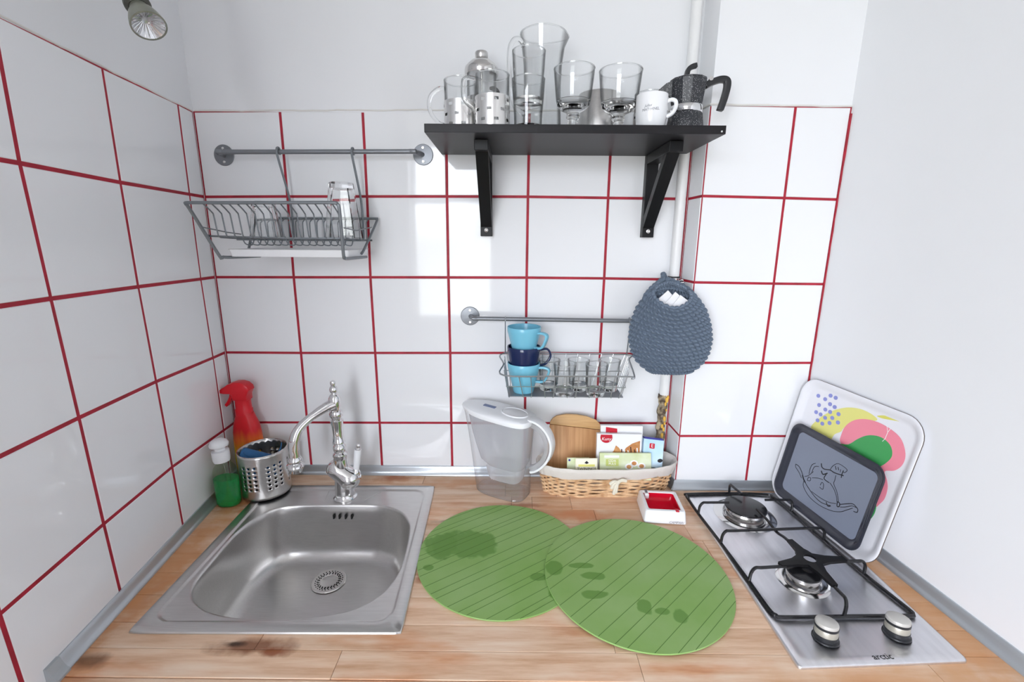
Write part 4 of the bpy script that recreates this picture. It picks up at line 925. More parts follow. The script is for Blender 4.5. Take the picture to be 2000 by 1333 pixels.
for x, y in [(0.0355, 0.2975), (0.0582, 0.2965), (0.0696, 0.3101), (0.0853, 0.3101), (0.0466, 0.2764), (0.0762, 0.2899), (0.0912, 0.2881), (0.0685, 0.2726), (0.0452, 0.2564), (0.0838, 0.2722), (0.1076, 0.2761), (0.0602, 0.2562), (0.0759, 0.2534), (0.0949, 0.2609), (0.0576, 0.2389), (0.0737, 0.2368), (0.0926, 0.2464), (0.1137, 0.2568)]:
    db.prism(ell(x, y, .0056, .0049, 16), wo, TX, TY, TN, .0005, .0011)
obj('printed_dots', db, M['p_blue'], wt_, smooth=False)
st_ = MB()
for ln in ([(0.2277, 0.2965), (0.234, 0.2851), (0.2337, 0.27), (0.2302, 0.2618)], [(0.2375, 0.2965), (0.234, 0.2851)]):
    st_.ribbon([wo+TX*x+TY*y+TN*.0013 for x, y in ln], TN.cross(TY), .0010, .0003)
obj('printed_stem', st_, M['p_white'], wt_, smooth=False)
dt_, do = tray('serving_tray', 'small dark grey tray with a rocking horse line drawing', .0100, .2790, .0128, .2170, .030, .012, .0165, .009, M['tray_d'], M['tray_d'], M['tray_df'])
HL = [[[.0504, .1114], [.061, .111], [.0709, .1056], [.0815, .0962], [.0898, .0874], [.0997, .0811], [.1153, .0739], [.1338, .0674], [.1534, .065], [.1683, .0686], [.1795, .0723]], [[.0898, .0874], [.091, .076], [.0999, .0677], [.1161, .0595], [.133, .0566], [.1536, .0564], [.1749, .0601], [.193, .0662], [.2089, .0759], [.2212, .0888], [.2302, .0986]], [[.2005, .0891], [.213, .0985], [.2268, .1072], [.2356, .1062], [.2426, .1027], [.2426, .096], [.2351, .0938]], [[.2027, .0836], [.2133, .0905], [.222, .098], [.2285, .1029], [.2389, .1049]], [[.1205, .074], [.1364, .0734], [.1562, .074], [.1742, .0775], [.1901, .0846]], [[.0504, .1114], [.0522, .1047], [.067, .0973], [.0802, .0881]], [[.0969, .1093], [.0951, .1217], [.0969, .1346], [.1043, .1421]], [[.1031, .1157], [.1047, .1328], [.1157, .1394]], [[.0877, .0967], [.0969, .1048], [.1063, .1204]], [[.12, .1496], [.1245, .1427], [.1333, .1417], [.1473, .1472], [.16, .1472], [.1728, .15], [.1838, .1528]], [[.1473, .1472], [.1505, .1588], [.1598, .1707], [.173, .1722], [.1876, .1692], [.1838, .1602], [.1788, .1616]], [[.157, .1622], [.1617, .1564]], [[.1643, .1634], [.1679, .1584]], [[.1724, .1622], [.1735, .1559]], [[.1795, .1634], [.179, .1535]], [[.1795, .1524], [.1805, .1461]], [[.1267, .1331], [.1338, .1284], [.1435, .1366]], [[.1418, .1328], [.1404, .1205], [.1557, .1187]], [[.1367, .1012], [.1383, .1093], [.1443, .107], [.1465, .0955], [.1373, .0957]], [[.1093, .1052], [.1235, .1125], [.1385, .1167]], [[.1662, .1435], [.1678, .1319], [.1685, .1226], [.1828, .1101], [.1946, .0923]], [[.1586, .1196], [.1726, .1124], [.1852, .1004], [.1909, .0901]], [[.0984, .1013], [.1052, .1021], [.1063, .0953], [.0986, .0924], [.0984, .1013]], [[.1922, .0908], [.1984, .0906], [.1998, .0832], [.1946, .0812], [.1922, .0908]], [[.0806, .0958], [.0873, .089], [.0948, .0842]], [[.1664, .0732], [.1735, .0677], [.1797, .0717]]]
bold = {0: 1.3, 2: 1.3, 9: 1.9, 16: 2.2, 17: 1.7, 24: 2.6, 23: 1.7, 25: 1.7, 14: 1.6, 15: 1.8, 11: 1.5, 12: 1.5}
hm = MB()
for i, ln in enumerate(HL):
    P = spline([(x, y, 0) for x, y in ln], 4) if len(ln) > 2 else [Vector((x, y, 0)) for x, y in ln]
    w_ = .00058*bold.get(i, 1.0)
    for a, b in zip(P[:-1], P[1:]):
        d = (b-a).normalized(); s = Vector((-d.y, d.x, 0))*w_; a2, b2 = a-d*w_*.6, b+d*w_*.6
        hm.prism([((a2-s).x, (a2-s).y), ((b2-s).x, (b2-s).y), ((b2+s).x, (b2+s).y), ((a2+s).x, (a2+s).y)], do, TX, TY, TN, .0004, .0007)
obj('printed_rocking_horse', hm, M['ink'], dt_, smooth=False)['label'] = 'black line drawing of a rocking horse'

# ------------------------------------------------------------------ rails
def rail(label, x1, x2, za, zb, so_=.045):
    t = thing('wall_rail', label, 'rail', (x1, 0, za))
    p = [(x1+.001, -.001, za), (x1+.006, -so_*.55, za), (x1+.014, -so_*.88, za), (x1+.026, -so_, za), (x1+.045, -so_, za+.0005), (x2-.045, -so_, zb-.0005), (x2-.026, -so_, zb), (x2-.014, -so_*.88, zb), (x2-.006, -so_*.55, zb), (x2-.001, -.001, zb)]
    obj('bar', MB().tube(spline(p, 5), .0057, 12), M['rail'], t)
    for x, z in ((x1, za), (x2, zb)):
        f = obj('rosette', MB().lathe([(0, 0), (.0255, 0), (.0258, .0012), (.0245, .0024), (.010, .0034), (0, .0036)], 40, (x, -.0003, z), (0, -1, 0)), M['rail'], t)
        for dz in (.0165, -.0165):
            obj('screw', MB().lathe([(0, .0020), (.0036, .0024), (.0036, .0036), (.0028, .0044), (.0015, .0044), (.0010, .0036), (0, .0036)], 12, (x, -.0003, z+dz), (0, -1, 0)), M['steelp'], f)
    return t
rail('upper grey metal wall rail that carries the wire dish rack', .0625, .5725, 1.7895, 1.7940)
rail('lower grey metal wall rail below the black shelf, partly behind the crochet bag', .6871, 1.1860, 1.3777, 1.3755)

# ------------------------------------------------------------------ wire dish rack
dr = thing('dish_rack', 'grey wire dish rack hanging by two hooks from the upper rail', 'dish rack', (.28, -.13, 1.535))
fr = MB()
fr.tube(spline([(.1500, -.045, 1.5375), (.146, -.14, 1.5385), (.1430, -.186, 1.5405), (.1400, -.195, 1.545), (.1225, -.244, 1.642), (.1205, -.250, 1.6515), (.1290, -.2525, 1.6545), (.2, -.253, 1.6548), (.36, -.253, 1.6562), (.4275, -.2525, 1.6566), (.4375, -.250, 1.6530), (.4395, -.247, 1.640), (.4320, -.222, 1.5500), (.4315, -.215, 1.5425), (.4300, -.20, 1.5395), (.4290, -.12, 1.5385), (.425, -.045, 1.5375)], 6), .0036, 8)
obj('front_frame', fr, M['wire'], dr)
fr = MB()
fr.tube(spline([(.150, -.098, 1.5470), (.1470, -.085, 1.560), (.1330, -.022, 1.625), (.1350, -.015, 1.6330), (.1440, -.0135, 1.6342), (.30, -.0135, 1.6342), (.4390, -.0135, 1.6348), (.4470, -.0145, 1.6330), (.4490, -.022, 1.625), (.4350, -.085, 1.560), (.4300, -.098, 1.5470)], 6), .0032, 8)
obj('back_frame', fr, M['wire'], dr)
for x in (.2285, .4120):
    obj('hook', MB().tube(spline([(x-.004, -.0405, 1.7860), (x-.004, -.0375, 1.7935), (x-.004, -.0410, 1.7995), (x-.004, -.0470, 1.8005), (x-.004, -.0525, 1.7965), (x-.004, -.0540, 1.786), (x-.003, -.0480, 1.765), (x, -.0280, 1.705), (x, -.0165, 1.670), (x, -.0140, 1.63), (x, -.0160, 1.590), (x, -.020, 1.5815)], 6), .0029, 8), M['wire'], dr)
for k in range(16):
    x = .1545+.272*k/15; xm = x
    w_ = MB().tube(spline([(x, -.251, 1.6545), (x+.0005, -.240, 1.6480), (x+.001, -.224, 1.6370), (x+.001, -.2195, 1.6300), (x+.001, -.2135, 1.5930), (x+.001, -.2085, 1.5855), (x+.001, -.195, 1.5835), (x, -.12, 1.5815), (x, -.042, 1.5805), (x, -.036, 1.5860), (x, -.035, 1.6180), (x, -.030, 1.6260), (x, -.0145, 1.6335)], 4), .0015, 6)
    obj('plate_wire', w_, M['wire'], dr)
fr = MB()
fr.tube([(.1300, -.2165, 1.5900), (.1290, -.20, 1.5870), (.30, -.2085, 1.5835), (.442, -.2050, 1.5840)], .0021, 6)
fr.tube([(.1380, -.030, 1.5800), (.30, -.030, 1.5785), (.4380, -.030, 1.5795)], .0024, 6)
fr.tube([(.1400, -.12, 1.5795), (.4400, -.12, 1.5795)], .0022, 6)
fr.tube([(.1285, -.222, 1.606), (.137, -.15, 1.596), (.140, -.10, 1.592)], .0014, 6).tube([(.438, -.222, 1.606), (.440, -.15, 1.602), (.445, -.05, 1.612)], .0014, 6)
obj('cross_rods', fr, M['wire'], dr)
for k in range(15):
    x = .181+.0166*k
    obj('foot_loop', MB().tube(spline([(x, -.165, 1.5815), (x+.001, -.163, 1.5745), (x+.004, -.160, 1.5690), (x+.012, -.155, 1.5675), (x+.014, -.150, 1.571), (x+.0145, -.145, 1.5800)], 3), .0014, 6), M['wire'], dr)
dtray = thing('drip_tray', 'shallow white plastic drip tray under the wire dish rack', 'drip tray', (.28, -.12, 1.5405))
def dring(ins, z): return [Vector((x, y, z)) for x, y in rrect(.150+ins, .428-ins, -.178+ins, -.030-ins, .008, 4)]
obj('pan', MB().loft([dring(.006, 1.5410), dring(.003, 1.5415), dring(0, 1.5570), dring(-.002, 1.5580), dring(.001, 1.5585), dring(.0025, 1.5570), dring(.005, 1.5430)]), M['white'], dtray, angle=50)

# ------------------------------------------------------------------ glassware helper
def vessel(rs, n=40, wall=.0020, base=.006, flat=0):
    """rs: outer (r, z) from the foot up; closed thick glass wall"""
    out = [(0, rs[0][1])]+list(rs); inn = []
    for r, z in reversed(rs):
        if z > rs[0][1]+base: inn.append((max(.001, r-wall), z))
    inn[0] = (rs[-1][0]-wall, rs[-1][1]); r0, zz = inn[-1]
    inn += [(r0*.8, rs[0][1]+base), (0, rs[0][1]+base*.9)]
    mid = [(rs[-1][0]-wall*.5, rs[-1][1]+wall*.4)]
    return MB().lathe(out+mid+inn, n)
def glass_cup(t, rs, n=40, wall=.0018, base=.008):
    r0 = rs[0][0]; zb = rs[0][1]+base; up_ = [p for p in rs if p[1] > zb]
    a, b = max([p for p in rs if p[1] <= zb], key=lambda p: p[1]), up_[0]
    rb = a[0]+(b[0]-a[0])*(zb-a[1])/(b[1]-a[1])
    lowp = [p for p in rs if p[1] <= zb]
    obj('glass_base', MB().lathe([(0, rs[0][1])]+lowp+[(rb, zb), (rb-wall, zb), (rb*.6, zb-.0012), (0, zb-.0016)], n), M['glass'], t)
    out = [(rb, zb+.0001)]+up_; top = rs[-1]
    obj('glass_rim', MB().tube([((top[0]-wall*.5)*math.cos(2*PI*i/n), (top[0]-wall*.5)*math.sin(2*PI*i/n), top[1]+wall*.4) for i in range(n)], wall*.75, 8, True), M['glass'], t)
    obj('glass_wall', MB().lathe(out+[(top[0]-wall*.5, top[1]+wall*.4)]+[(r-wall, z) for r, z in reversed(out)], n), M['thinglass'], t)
# tumblers upside down in the dish rack
g1 = thing('faceted_tumbler', 'tall faceted glass tumbler upside down at the right of the dish rack', 'glass', (.400, -.118, 1.5845), 'glasses drying in the dish rack', local=True)
def faceted(r0, r1, h, n, wall, base, flute=0.0):
    o = [(0, h), (r1*.93, h), (r1, h-.003), (r1+(r0-r1)*.35, h*.62), (r1+(r0-r1)*.75, h*.25), (r0, 0.001), (r0-wall*.5, 0), (r0-wall, .001), (r1+(r0-r1)*.75-wall, h*.25), (r1+(r0-r1)*.35-wall, h*.62), (r1-wall*1.3, h-base), (0, h-base)]
    mb = MB().lathe(o, n)
    if flute:
        for v in mb.v:
            r_ = math.hypot(v.x, v.y)
            if r_ > .004 and round(math.atan2(v.y, v.x)/(2*PI/n)) % 2: v.x *= 1-flute; v.y *= 1-flute
    return mb
obj('glass_body', faceted(.0440, .0285, .1270, 18, .0042, .014, .06), M['glass'], g1, smooth=False)
g2 = thing('faceted_tumbler', 'short round glass tumbler upside down at the left of the dish rack', 'glass', (.2130, -.120, 1.5845), 'glasses drying in the dish rack', local=True)
obj('glass_body', faceted(.0360, .0255, .0830, 20, .0036, .012, .035), M['glass'], g2, angle=20)

# ------------------------------------------------------------------ wire basket on the lower rail
ba = thing('wire_basket', 'silver wire basket with grey base plate hanging from the lower rail', 'basket', (.95, -.085, 1.188))
xb0, xb1, zb_ = .7950, 1.0905, 1.1900
rimp = [(.7830, -.034, 1.2815), (1.1180, -.034, 1.2800), (1.1000, -.133, 1.2475), (.7840, -.136, 1.2490)]
obj('rim', MB().tube(spline([rimp[0], (.95, -.033, 1.2808), rimp[1], (1.1165, -.060, 1.272), (1.118, -.118, 1.2445), (1.108, -.132, 1.2420), rimp[2], (.94, -.1355, 1.2482), rimp[3], (.7815, -.085, 1.2650)], 5, True), .0021, 8, True), M['silverwire'], ba)
for x in (.7850, 1.1150):
    obj('hanger', MB().tube(spline([(x, -.0385, 1.3705), (x, -.0375, 1.3790), (x, -.0420, 1.3835), (x, -.0480, 1.3830), (x, -.0525, 1.3770), (x, -.0520, 1.36), (x, -.046, 1.32), (x, -.038, 1.2815)], 5), .0015, 6), M['silverwire'], ba)
for k in range(11):
    u_ = k/10; xt = .790+.322*u_; xf = .790+.306*u_; x2 = xb0+.006+(xb1-xb0-.012)*u_; j = .0045*(1 if k % 2 else -1)
    obj('wire', MB().tube(spline([(xt, -.034, 1.2808), (x2+j*.4, -.038, 1.20), (x2+j, -.044, 1.1865), (x2+j, -.085, 1.1862), (x2+j, -.121, 1.1865), (x2+j*.6, -.1265, 1.196), (xf, -.1345, 1.2480)], 3), .0012, 6), M['silverwire'], ba)
for k in range(5):
    y = -.048-.016*k; u_ = (y+.034)/-.100
    zt_ = 1.2812-.033*u_
    for xt, x2 in ((.7832, xb0), (1.1170-.016*u_, xb1)):
        obj('side_wire', MB().tube([(xt, y, zt_), (x2, y*.85-.013, 1.1880)], .0011, 6), M['silverwire'], ba)
obj('middle_wire', MB().tube([(.7890, -.131, 1.2180), (1.0945, -.129, 1.2170), (1.1030, -.036, 1.2330), (.7890, -.036, 1.2330)], .0012, 6, True), M['silverwire'], ba)
obj('base_plate', MB().box(xb0-.0005, xb1+.0005, -.1235, -.040, 1.1876, 1.1898), M['rail'], ba, smooth=False)

# ------------------------------------------------------------------ stacked mugs
def make_mug(name, label, m, h, r0, r1, loc, ang, hz0, hz1, hout, sq):
    t = thing(name, label, 'mug', loc, 'mugs stacked in the wire basket', local=True)
    prof = [(0, .003), (r0-.004, .003), (r0-.003, 0), (r0, 0), (r0+.001, .003), (r0+.25*(r1-r0), .018), (r0+.62*(r1-r0), h*.55), (r1-.0008, h-.012), (r1, h-.0015), (r1-.001, h), (r1-.0032, h-.001), (r1-.0045, h-.012), (r0+.62*(r1-r0)-.0035, h*.55), (r0+.2*(r1-r0)-.003, .016), (r0-.006, .007), (0, .0065)]
    obj('cup_body', MB().lathe(prof, 48), m, t)
    d = Vector((math.cos(ang), math.sin(ang), 0)); rz = lambda z: r0+(r1-r0)*min(1, (z/h)**.8)-.002
    if sq: pth = [d*rz(hz1)+Z*hz1, d*(rz(hz1)+hout*.6)+Z*(hz1+.001), d*(rz(hz1)+hout)+Z*(hz1-.006), d*(rz(hz0)+hout*.98)+Z*(hz0+.010), d*(rz(hz0)+hout*.65)+Z*(hz0+.001), d*rz(hz0)+Z*hz0]
    else: pth = [d*rz(hz1)+Z*hz1, d*(rz(hz1)+hout*.7)+Z*(hz1+.002), d*(rz(hz1)+hout)+Z*(hz1*.6+hz0*.4), d*(rz(hz0)+hout*.75)+Z*(hz0+.003), d*rz(hz0)+Z*hz0]
    obj('handle', MB().ribbon(spline(pth, 6), Vector((-d.y, d.x, 0)), .0135 if sq else .010, .0055), m, t, bevel=.0018)
    return t
MX, MY = .8345, -.083
make_mug('mug', 'light blue mug at the bottom of the stack in the wire basket', M['cyan'], .0795, .0265, .0430, (MX, MY, 1.1900), -.25, .030, .068, .029, True)
make_mug('mug', 'dark navy mug stacked between the two light blue mugs', M['navy'], .0900, .0290, .0440, (MX, MY, 1.2235), .10, .038, .079, .030, False)
make_mug('mug', 'light blue mug at the top of the stack in the wire basket', M['cyan'], .0795, .0265, .0440, (MX, MY, 1.2860), -.55, .027, .066, .027, True)

# ------------------------------------------------------------------ small tumblers beside the mugs
sg = None
for i, (x, y, lab) in enumerate(((.9405, -.1055, 'front left of the small glass tumblers in the wire basket'), (1.0225, -.1055, 'front right of the small glass tumblers in the wire basket'), (.9030, -.0645, 'small glass tumbler just right of the mugs, in the wire basket'), (.9815, -.0645, 'rear middle of the small glass tumblers in the wire basket'), (1.0640, -.0645, 'rear right of the small glass tumblers in the wire basket'))):
    if sg is None:
        sg = thing('small_tumbler', lab, 'glass', (x, y, 1.1900), 'small tumblers in the wire basket', local=True)
        glass_cup(sg, [(.0225, 0), (.0245, .002), (.0255, .010), (.0245, .020), (.0258, .040), (.0293, .082)], 36, .0019, .017)
    else: dup(sg, (x, y, 1.1900), i*.7, lab)

# ------------------------------------------------------------------ crochet bag with paper napkins
cg = thing('crochet_bag', 'slate blue crocheted bag with strap hanging from the pipe clamp', 'bag', (1.205, -.105, 1.250))
BCX, BCY = 1.2045, -.112
az = [(1.2490, .020), (1.2500, .034), (1.2530, .048), (1.2590, .059), (1.2660, .068), (1.2855, .0865), (1.3077, .0970), (1.3410, .1025), (1.3750, .0985), (1.3960, .0925), (1.4190, .0840), (1.4400, .0700), (1.4550, .057), (1.4630, .050), (1.4750, .038), (1.4850, .026), (1.51, .014)]
def half(z):
    for (a, ra), (b, rb) in zip(az[:-1], az[1:]):
        if a <= z <= b: return ra+(rb-ra)*(z-a)/(b-a)
    return az[-1][1]
NTH, ROWS, SUB = 40, 17, 8
bag = MB(); nu, nv = NTH*SUB, ROWS*SUB; grid = []
for j in range(nv+1):
    row = []
    for i in range(nu):
        th = 2*PI*i/nu-PI/2; f = (1+math.sin(th))/2     # f: 0 front, 1 back
        zt_ = 1.4235+.0305*min(1, abs(math.cos(th))**1.5)*(1-f)+(.058*f**1.2 if f > .5 else .0305*min(1, f*2)*.0+.058*f**1.2)
        v_ = j/nv; z = 1.2505+(zt_-1.2505)*v_
        a_ = half(z); b_ = .036*min(1, a_/.085)*(1 if f < .5 else .92)
        tiltx = (z-1.33)*-.060
        p = Vector((BCX+tiltx+a_*math.cos(th), BCY+b_*math.sin(th)+(.012 if f > .5 else 0)*v_*f, z))
        nrm = Vector((math.cos(th)/max(a_, .01), math.sin(th)/max(b_, .01), 0)).normalized()
        rw = j//SUB; s1 = abs(math.sin(PI*j/SUB))**.6; s2 = abs(math.sin(PI*(i/SUB+.5*(rw % 2)+(j % SUB)/SUB*.30)))**.6
        row.append(p+nrm*(.0125*(s1*s2)**.9-.0075))
    grid.append(row)
bag.loft(grid, True, False)
bg_ = obj('body', bag, M['yarn'], cg, angle=180)
sd_ = bg_.modifiers.new('Solidify', 'SOLIDIFY'); sd_.thickness = .0045; sd_.offset = -1
rimpts = [grid[-1][i] for i in range(0, nu, 2)]
obj('rolled_edge', MB().tube([p+Z*(.0012*math.sin(i*1.2)) for i, p in enumerate(rimpts)], [.0046+.0008*math.sin(i*1.2) for i in range(len(rimpts))], 8, True), M['yarn'], cg)
for s in (-1, 1):
    sp_ = spline([(BCX-.006+s*.060, -.098, 1.4480), (BCX-.006+s*.045, -.090, 1.4640), (BCX-.008+s*.024, -.080, 1.4780), (BCX-.012+s*.006, -.070, 1.4860)], 8)
    obj('strap', MB().tube([p+Vector((0, .0010*math.sin(i*1.6), .0010*math.cos(i*1.6))) for i, p in enumerate(sp_)], [.0078+.0010*math.sin(i*1.6) for i in range(len(sp_))], 10), M['yarn'], cg)
lp_ = spline([(1.1905, -.070, 1.4830), (1.1890, -.064, 1.4930), (1.1900, -.056, 1.5000), (1.1950, -.050, 1.4990), (1.1985, -.050, 1.4920), (1.2010, -.058, 1.4850)], 6)
obj('hanging_loop', MB().tube(lp_, [.0055+.0008*math.sin(i*1.7) for i in range(len(lp_))], 10), M['yarn'], cg)
pn = thing('paper_napkins', 'folded white paper napkins sticking out of the crochet bag', 'napkins', (1.205, -.112, 1.36))
def napkin(cx, cy, cz, s, rot_, tilt, th):
    n = Vector((0, -1, tilt)).normalized(); ex = Vector((math.cos(rot_), 0, math.sin(rot_))); ex = (ex-n*ex.dot(n)).normalized(); ey = n.cross(ex)
    return MB().prism([(0, 0), (s, 0), (s, s), (0, s)], Vector((cx, cy, cz))-ex*s-ey*s, ex, ey, n, -th, 0)
obj('napkin', napkin(1.1900, -.1060, 1.4640, .068, .75, .10, .0030), M['paper'], pn, smooth=False)
obj('napkin', napkin(1.2060, -.1130, 1.4610, .068, .88, .12, .0030), M['paper'], pn, smooth=False)
obj('napkin', napkin(1.2170, -.1190, 1.4540, .062, .95, .14, .0022), M['paper'], pn, smooth=False)

# ------------------------------------------------------------------ pipe in the corner
pi_ = thing('water_pipe', 'vertical white painted pipe in the corner, corroded and flaking low down', 'pipe', (1.2310, -.0175, .9))
PX, PY = 1.2330, -.0165
obj('painted_length', MB().lathe([(0, 1.158), (.0112, 1.158), (.0132, 1.163), (.0130, 1.20), (.0128, HZ-.001), (0, HZ-.001)], 24, (PX, PY, 0)), M['pipe'], pi_)
rg = []
rr2 = random.Random(5)
for j in range(46):
    z = .9005+j*.0058
    rg.append([Vector((PX-.002+(.0120+.0022*math.sin(j*.8+2*math.cos(a))+rr2.uniform(-.0014, .0018))*math.cos(a), PY+(.0118+rr2.uniform(-.0012, .0016))*math.sin(a), z+rr2.uniform(-.001, .001))) for a in [2*PI*i/20 for i in range(20)]])
rl_ = obj('corroded_length', MB().loft(rg), M['rust'], pi_, angle=25); rl_['label'] = 'brown and yellow corroded lower length of pipe'
fk = MB()
for (dx, z, s) in ((.009, 1.148, .009), (.005, 1.136, .006), (.012, 1.156, .006), (.006, 1.092, .008), (.000, 1.070, .007), (.006, 1.060, .007), (.002, 1.042, .008), (.010, 1.118, .004), (.008, 1.078, .005)):
    fk.ball((PX+dx*.8-.002, PY-.0115, z), s*.55, .004, s, 8, 6)
obj('flakes', fk, M['rusty'], pi_)['kind'] = 'stuff'
cm = thing('pipe_clamp', 'small steel pipe clamp on the white pipe above the crochet bag', 'clamp', (PX, PY, 1.475))
obj('band', MB().lathe([(.0132, -.007), (.0150, -.007), (.0150, .007), (.0132, .007)], 28, (PX, PY, 1.4810)), M['steelp'], cm)
obj('rubber_lining', MB().lathe([(.0130, .0072), (.0158, .0072), (.0158, .0110), (.0130, .0110)], 28, (PX, PY, 1.4810)), M['blackpl'], cm)
obj('screw_lug', MB().box(1.2030, 1.2190, -.046, -.026, 1.4730, 1.4900), M['steelp'], cm, bevel=.002)
obj('bolt', MB().lathe([(0, 0), (.0050, 0), (.0055, .002), (.0045, .006), (0, .006)], 14, (1.2110, -.0460, 1.4815), (0, -1, 0)), M['chrome'], cm)
obj('wing', MB().tube(spline([(1.2440, -.026, 1.4790), (1.2500, -.030, 1.4830), (1.2530, -.030, 1.4780), (1.2490, -.030, 1.4745)], 4), .0028, 8), M['chrome'], cm)
obj('hook', MB().tube(spline([(1.2090, -.046, 1.4860), (1.2040, -.054, 1.4860), (1.1960, -.0545, 1.4900), (1.1935, -.0545, 1.4960)], 5), .0022, 8), M['steelp'], cm)

# ------------------------------------------------------------------ black shelf and its brackets
SZ = 1.8110
sh = thing('wall_shelf', 'black wooden wall shelf that carries the glassware and the coffee pot', 'shelf', (.93, -.125, 1.794))
shp = [(.6200, 0.0), (.6235, -.2500), (1.2310, -.2500), (1.2325, -.034), (1.2130, -.034), (1.2130, 0.0)]
obj('board', MB().loft([[(x, y, z) for x, y in shp] for z in (1.7945, SZ)]), M['shelf'], sh, smooth=False, bevel=.0008)
obj('edge_screw', MB().lathe([(0, 0), (.0022, 0), (.0018, .0008), (0, .0008)], 10, (1.2225, -.2500, 1.7995), (0, -1, 0)), M['steelp'], sh)
for i, (x, lab) in enumerate(((.7340, 'black wooden bracket under the left end of the black shelf'), (1.1540, 'black wooden bracket under the right end of the black shelf'))):
    t = thing('shelf_bracket', lab, 'bracket', (x, -.01, 1.592), 'brackets of the black shelf')
    w_ = .0150
    obj('wall_leg', MB().box(x-w_, x+w_, -.0220, -.0003, 1.5920, 1.7942), M['blackmatte'], t, smooth=False, bevel=.0012)
    obj('top_arm', MB().box(x-w_, x+w_, -.1900, -.0222, 1.7720, 1.7942), M['blackmatte'], t, smooth=False, bevel=.0012)
    b_ = MB(); y0, z0_, y1, z1_ = -.0220, 1.6330, -.1600, 1.7720
    b_.hexa([(x-w_*.95, y0, z0_-.018), (x+w_*.95, y0, z0_-.018), (x+w_*.95, y0, z0_+.012), (x-w_*.95, y0, z0_+.012), (x-w_*.95, y1-.014, z1_), (x+w_*.95, y1-.014, z1_), (x+w_*.95, y1+.014, z1_), (x-w_*.95, y1+.014, z1_)])
    obj('brace', b_, M['blackmatte'], t, smooth=False, bevel=.0010)
    obj('screw', MB().lathe([(0, 0), (.0052, 0), (.0050, .0012), (.0034, .0016), (.0022, .0008), (0, .0008)], 14, (x, -.0220, 1.6075), (0, -1, 0)), M['steelp'], t)

# ------------------------------------------------------------------ glass tea mugs with perforated steel holders
def tea_glass(label, loc, ang, sq, grp=None):
    t = thing('tea_glass', label, 'glass mug', loc, grp, local=True)
    R_, H_ = .0362, .1105
    glass_cup(t, [(.0330, 0), (.0350, .002), (R_-.001, .008), (R_-.001, .060), (R_, H_)], 40, .0020, .006)
    d = Vector((math.cos(ang), math.sin(ang), 0))
    if sq: pth = [d*(R_-.001)+Z*.101, d*(R_+.012)+Z*.1030, d*(R_+.022)+Z*.1000, d*(R_+.0265)+Z*.093, d*(R_+.0265)+Z*.066, d*(R_+.020)+Z*.055, d*(R_+.002)+Z*.040, d*(R_-.001)+Z*.034]
    else: pth = [d*(R_-.001)+Z*.098, d*(R_+.014)+Z*.0980, d*(R_+.031)+Z*.086, d*(R_+.037)+Z*.067, d*(R_+.031)+Z*.046, d*(R_+.015)+Z*.028, d*(R_-.001)+Z*.022]
    obj('glass_handle', MB().tube(spline(pth, 3 if sq else 6), .0045, 10), M['glass'], t)
    sl = MB(); n, m = 48, 10; h0, h1 = .003, .068; rr_ = R_+.0010
    for i in range(n):
        for j in range(m):
            a, b = 2*PI*i/n, 2*PI*(i+1)/n; za, zb = h0+(h1-h0)*j/m, h0+(h1-h0)*(j+1)/m
            if i % 6 in ((1, 2) if j % 6 == 2 else (4, 5)) and j in (2, 5, 8):
                a2, b2 = a+(b-a)*.0, b-(b-a)*.0; zc_, zd = za+(zb-za)*.06, zb-(zb-za)*.06
                q = lambda th, z: (rr_*math.cos(th), rr_*math.sin(th), z)
                sl.add([q(a, za), q(b, za), q(b, zc_), q(a, zc_)], [[0, 1, 2, 3]]).add([q(a, zd), q(b, zd), q(b, zb), q(a, zb)], [[0, 1, 2, 3]])
                continue
            q = lambda th, z: (rr_*math.cos(th), rr_*math.sin(th), z)
            sl.add([q(a, za), q(b, za), q(b, zb), q(a, zb)], [[0, 1, 2, 3]])
    s_ = obj('steel_holder', sl, M['holder'], t, angle=60)
    bm = bmesh.new(); bm.from_mesh(s_.data); bmesh.ops.remove_doubles(bm, verts=bm.verts, dist=0.00005); bmesh.ops.recalc_face_normals(bm, faces=bm.faces); bm.to_mesh(s_.data); bm.free(); s_.data.shade_smooth()
    return t
tea_glass('leftmost glass tea mug with rounded handle and steel holder on the shelf', (.6860, -.140, SZ), PI-.15, False)
tea_glass('glass tea mug with angular handle, in front of the small coffee press', (.7580, -.178, SZ), PI+.25, True)
tea_glass('glass tea mug hidden behind the white cup on the shelf', (1.1270, -.056, SZ), PI-.1, False)

# ------------------------------------------------------------------ small coffee press
fp = thing('coffee_press', 'small glass coffee press with domed steel lid and round knob', 'coffee press', (.7285, -.078, SZ), local=True)
glass_cup(fp, [(.0320, 0), (.0335, .002), (.0340, .008), (.0340, .1450)], 40, .0018, .005)
obj('steel_frame', MB().lathe([(.0346, .002), (.0354, .002), (.0354, .094), (.0346, .094)], 40), M['steelp'], fp)
obj('lid', MB().lathe([(0, .1420), (.0375, .1420), (.0390, .1450), (.0390, .1540), (.0375, .1590), (.0325, .1635), (.0320, .1650), (.0240, .1720), (.0150, .1755), (0, .1765)], 40), M['steelp'], fp)
obj('knob', MB().lathe([(0, .1755), (.0110, .1755), (.0130, .1770), (.0145, .1790), (.0150, .1880), (.0140, .1910), (.0120, .1920), (0, .1922)], 32), M['steel'], fp)
obj('plunger_rod', MB().lathe([(0, .02), (.002, .02), (.002, .176), (0, .176)], 10), M['steelp'], fp)
obj('press_handle', MB().ribbon(spline([Vector((.034, 0, .125)), Vector((.052, 0, .122)), Vector((.058, 0, .105)), Vector((.056, 0, .06)), Vector((.045, 0, .032)), Vector((.034, 0, .03))], 5), (0, 1, 0), .012, .006), M['blackpl'], fp)
fp.rotation_euler = (0, 0, .9)

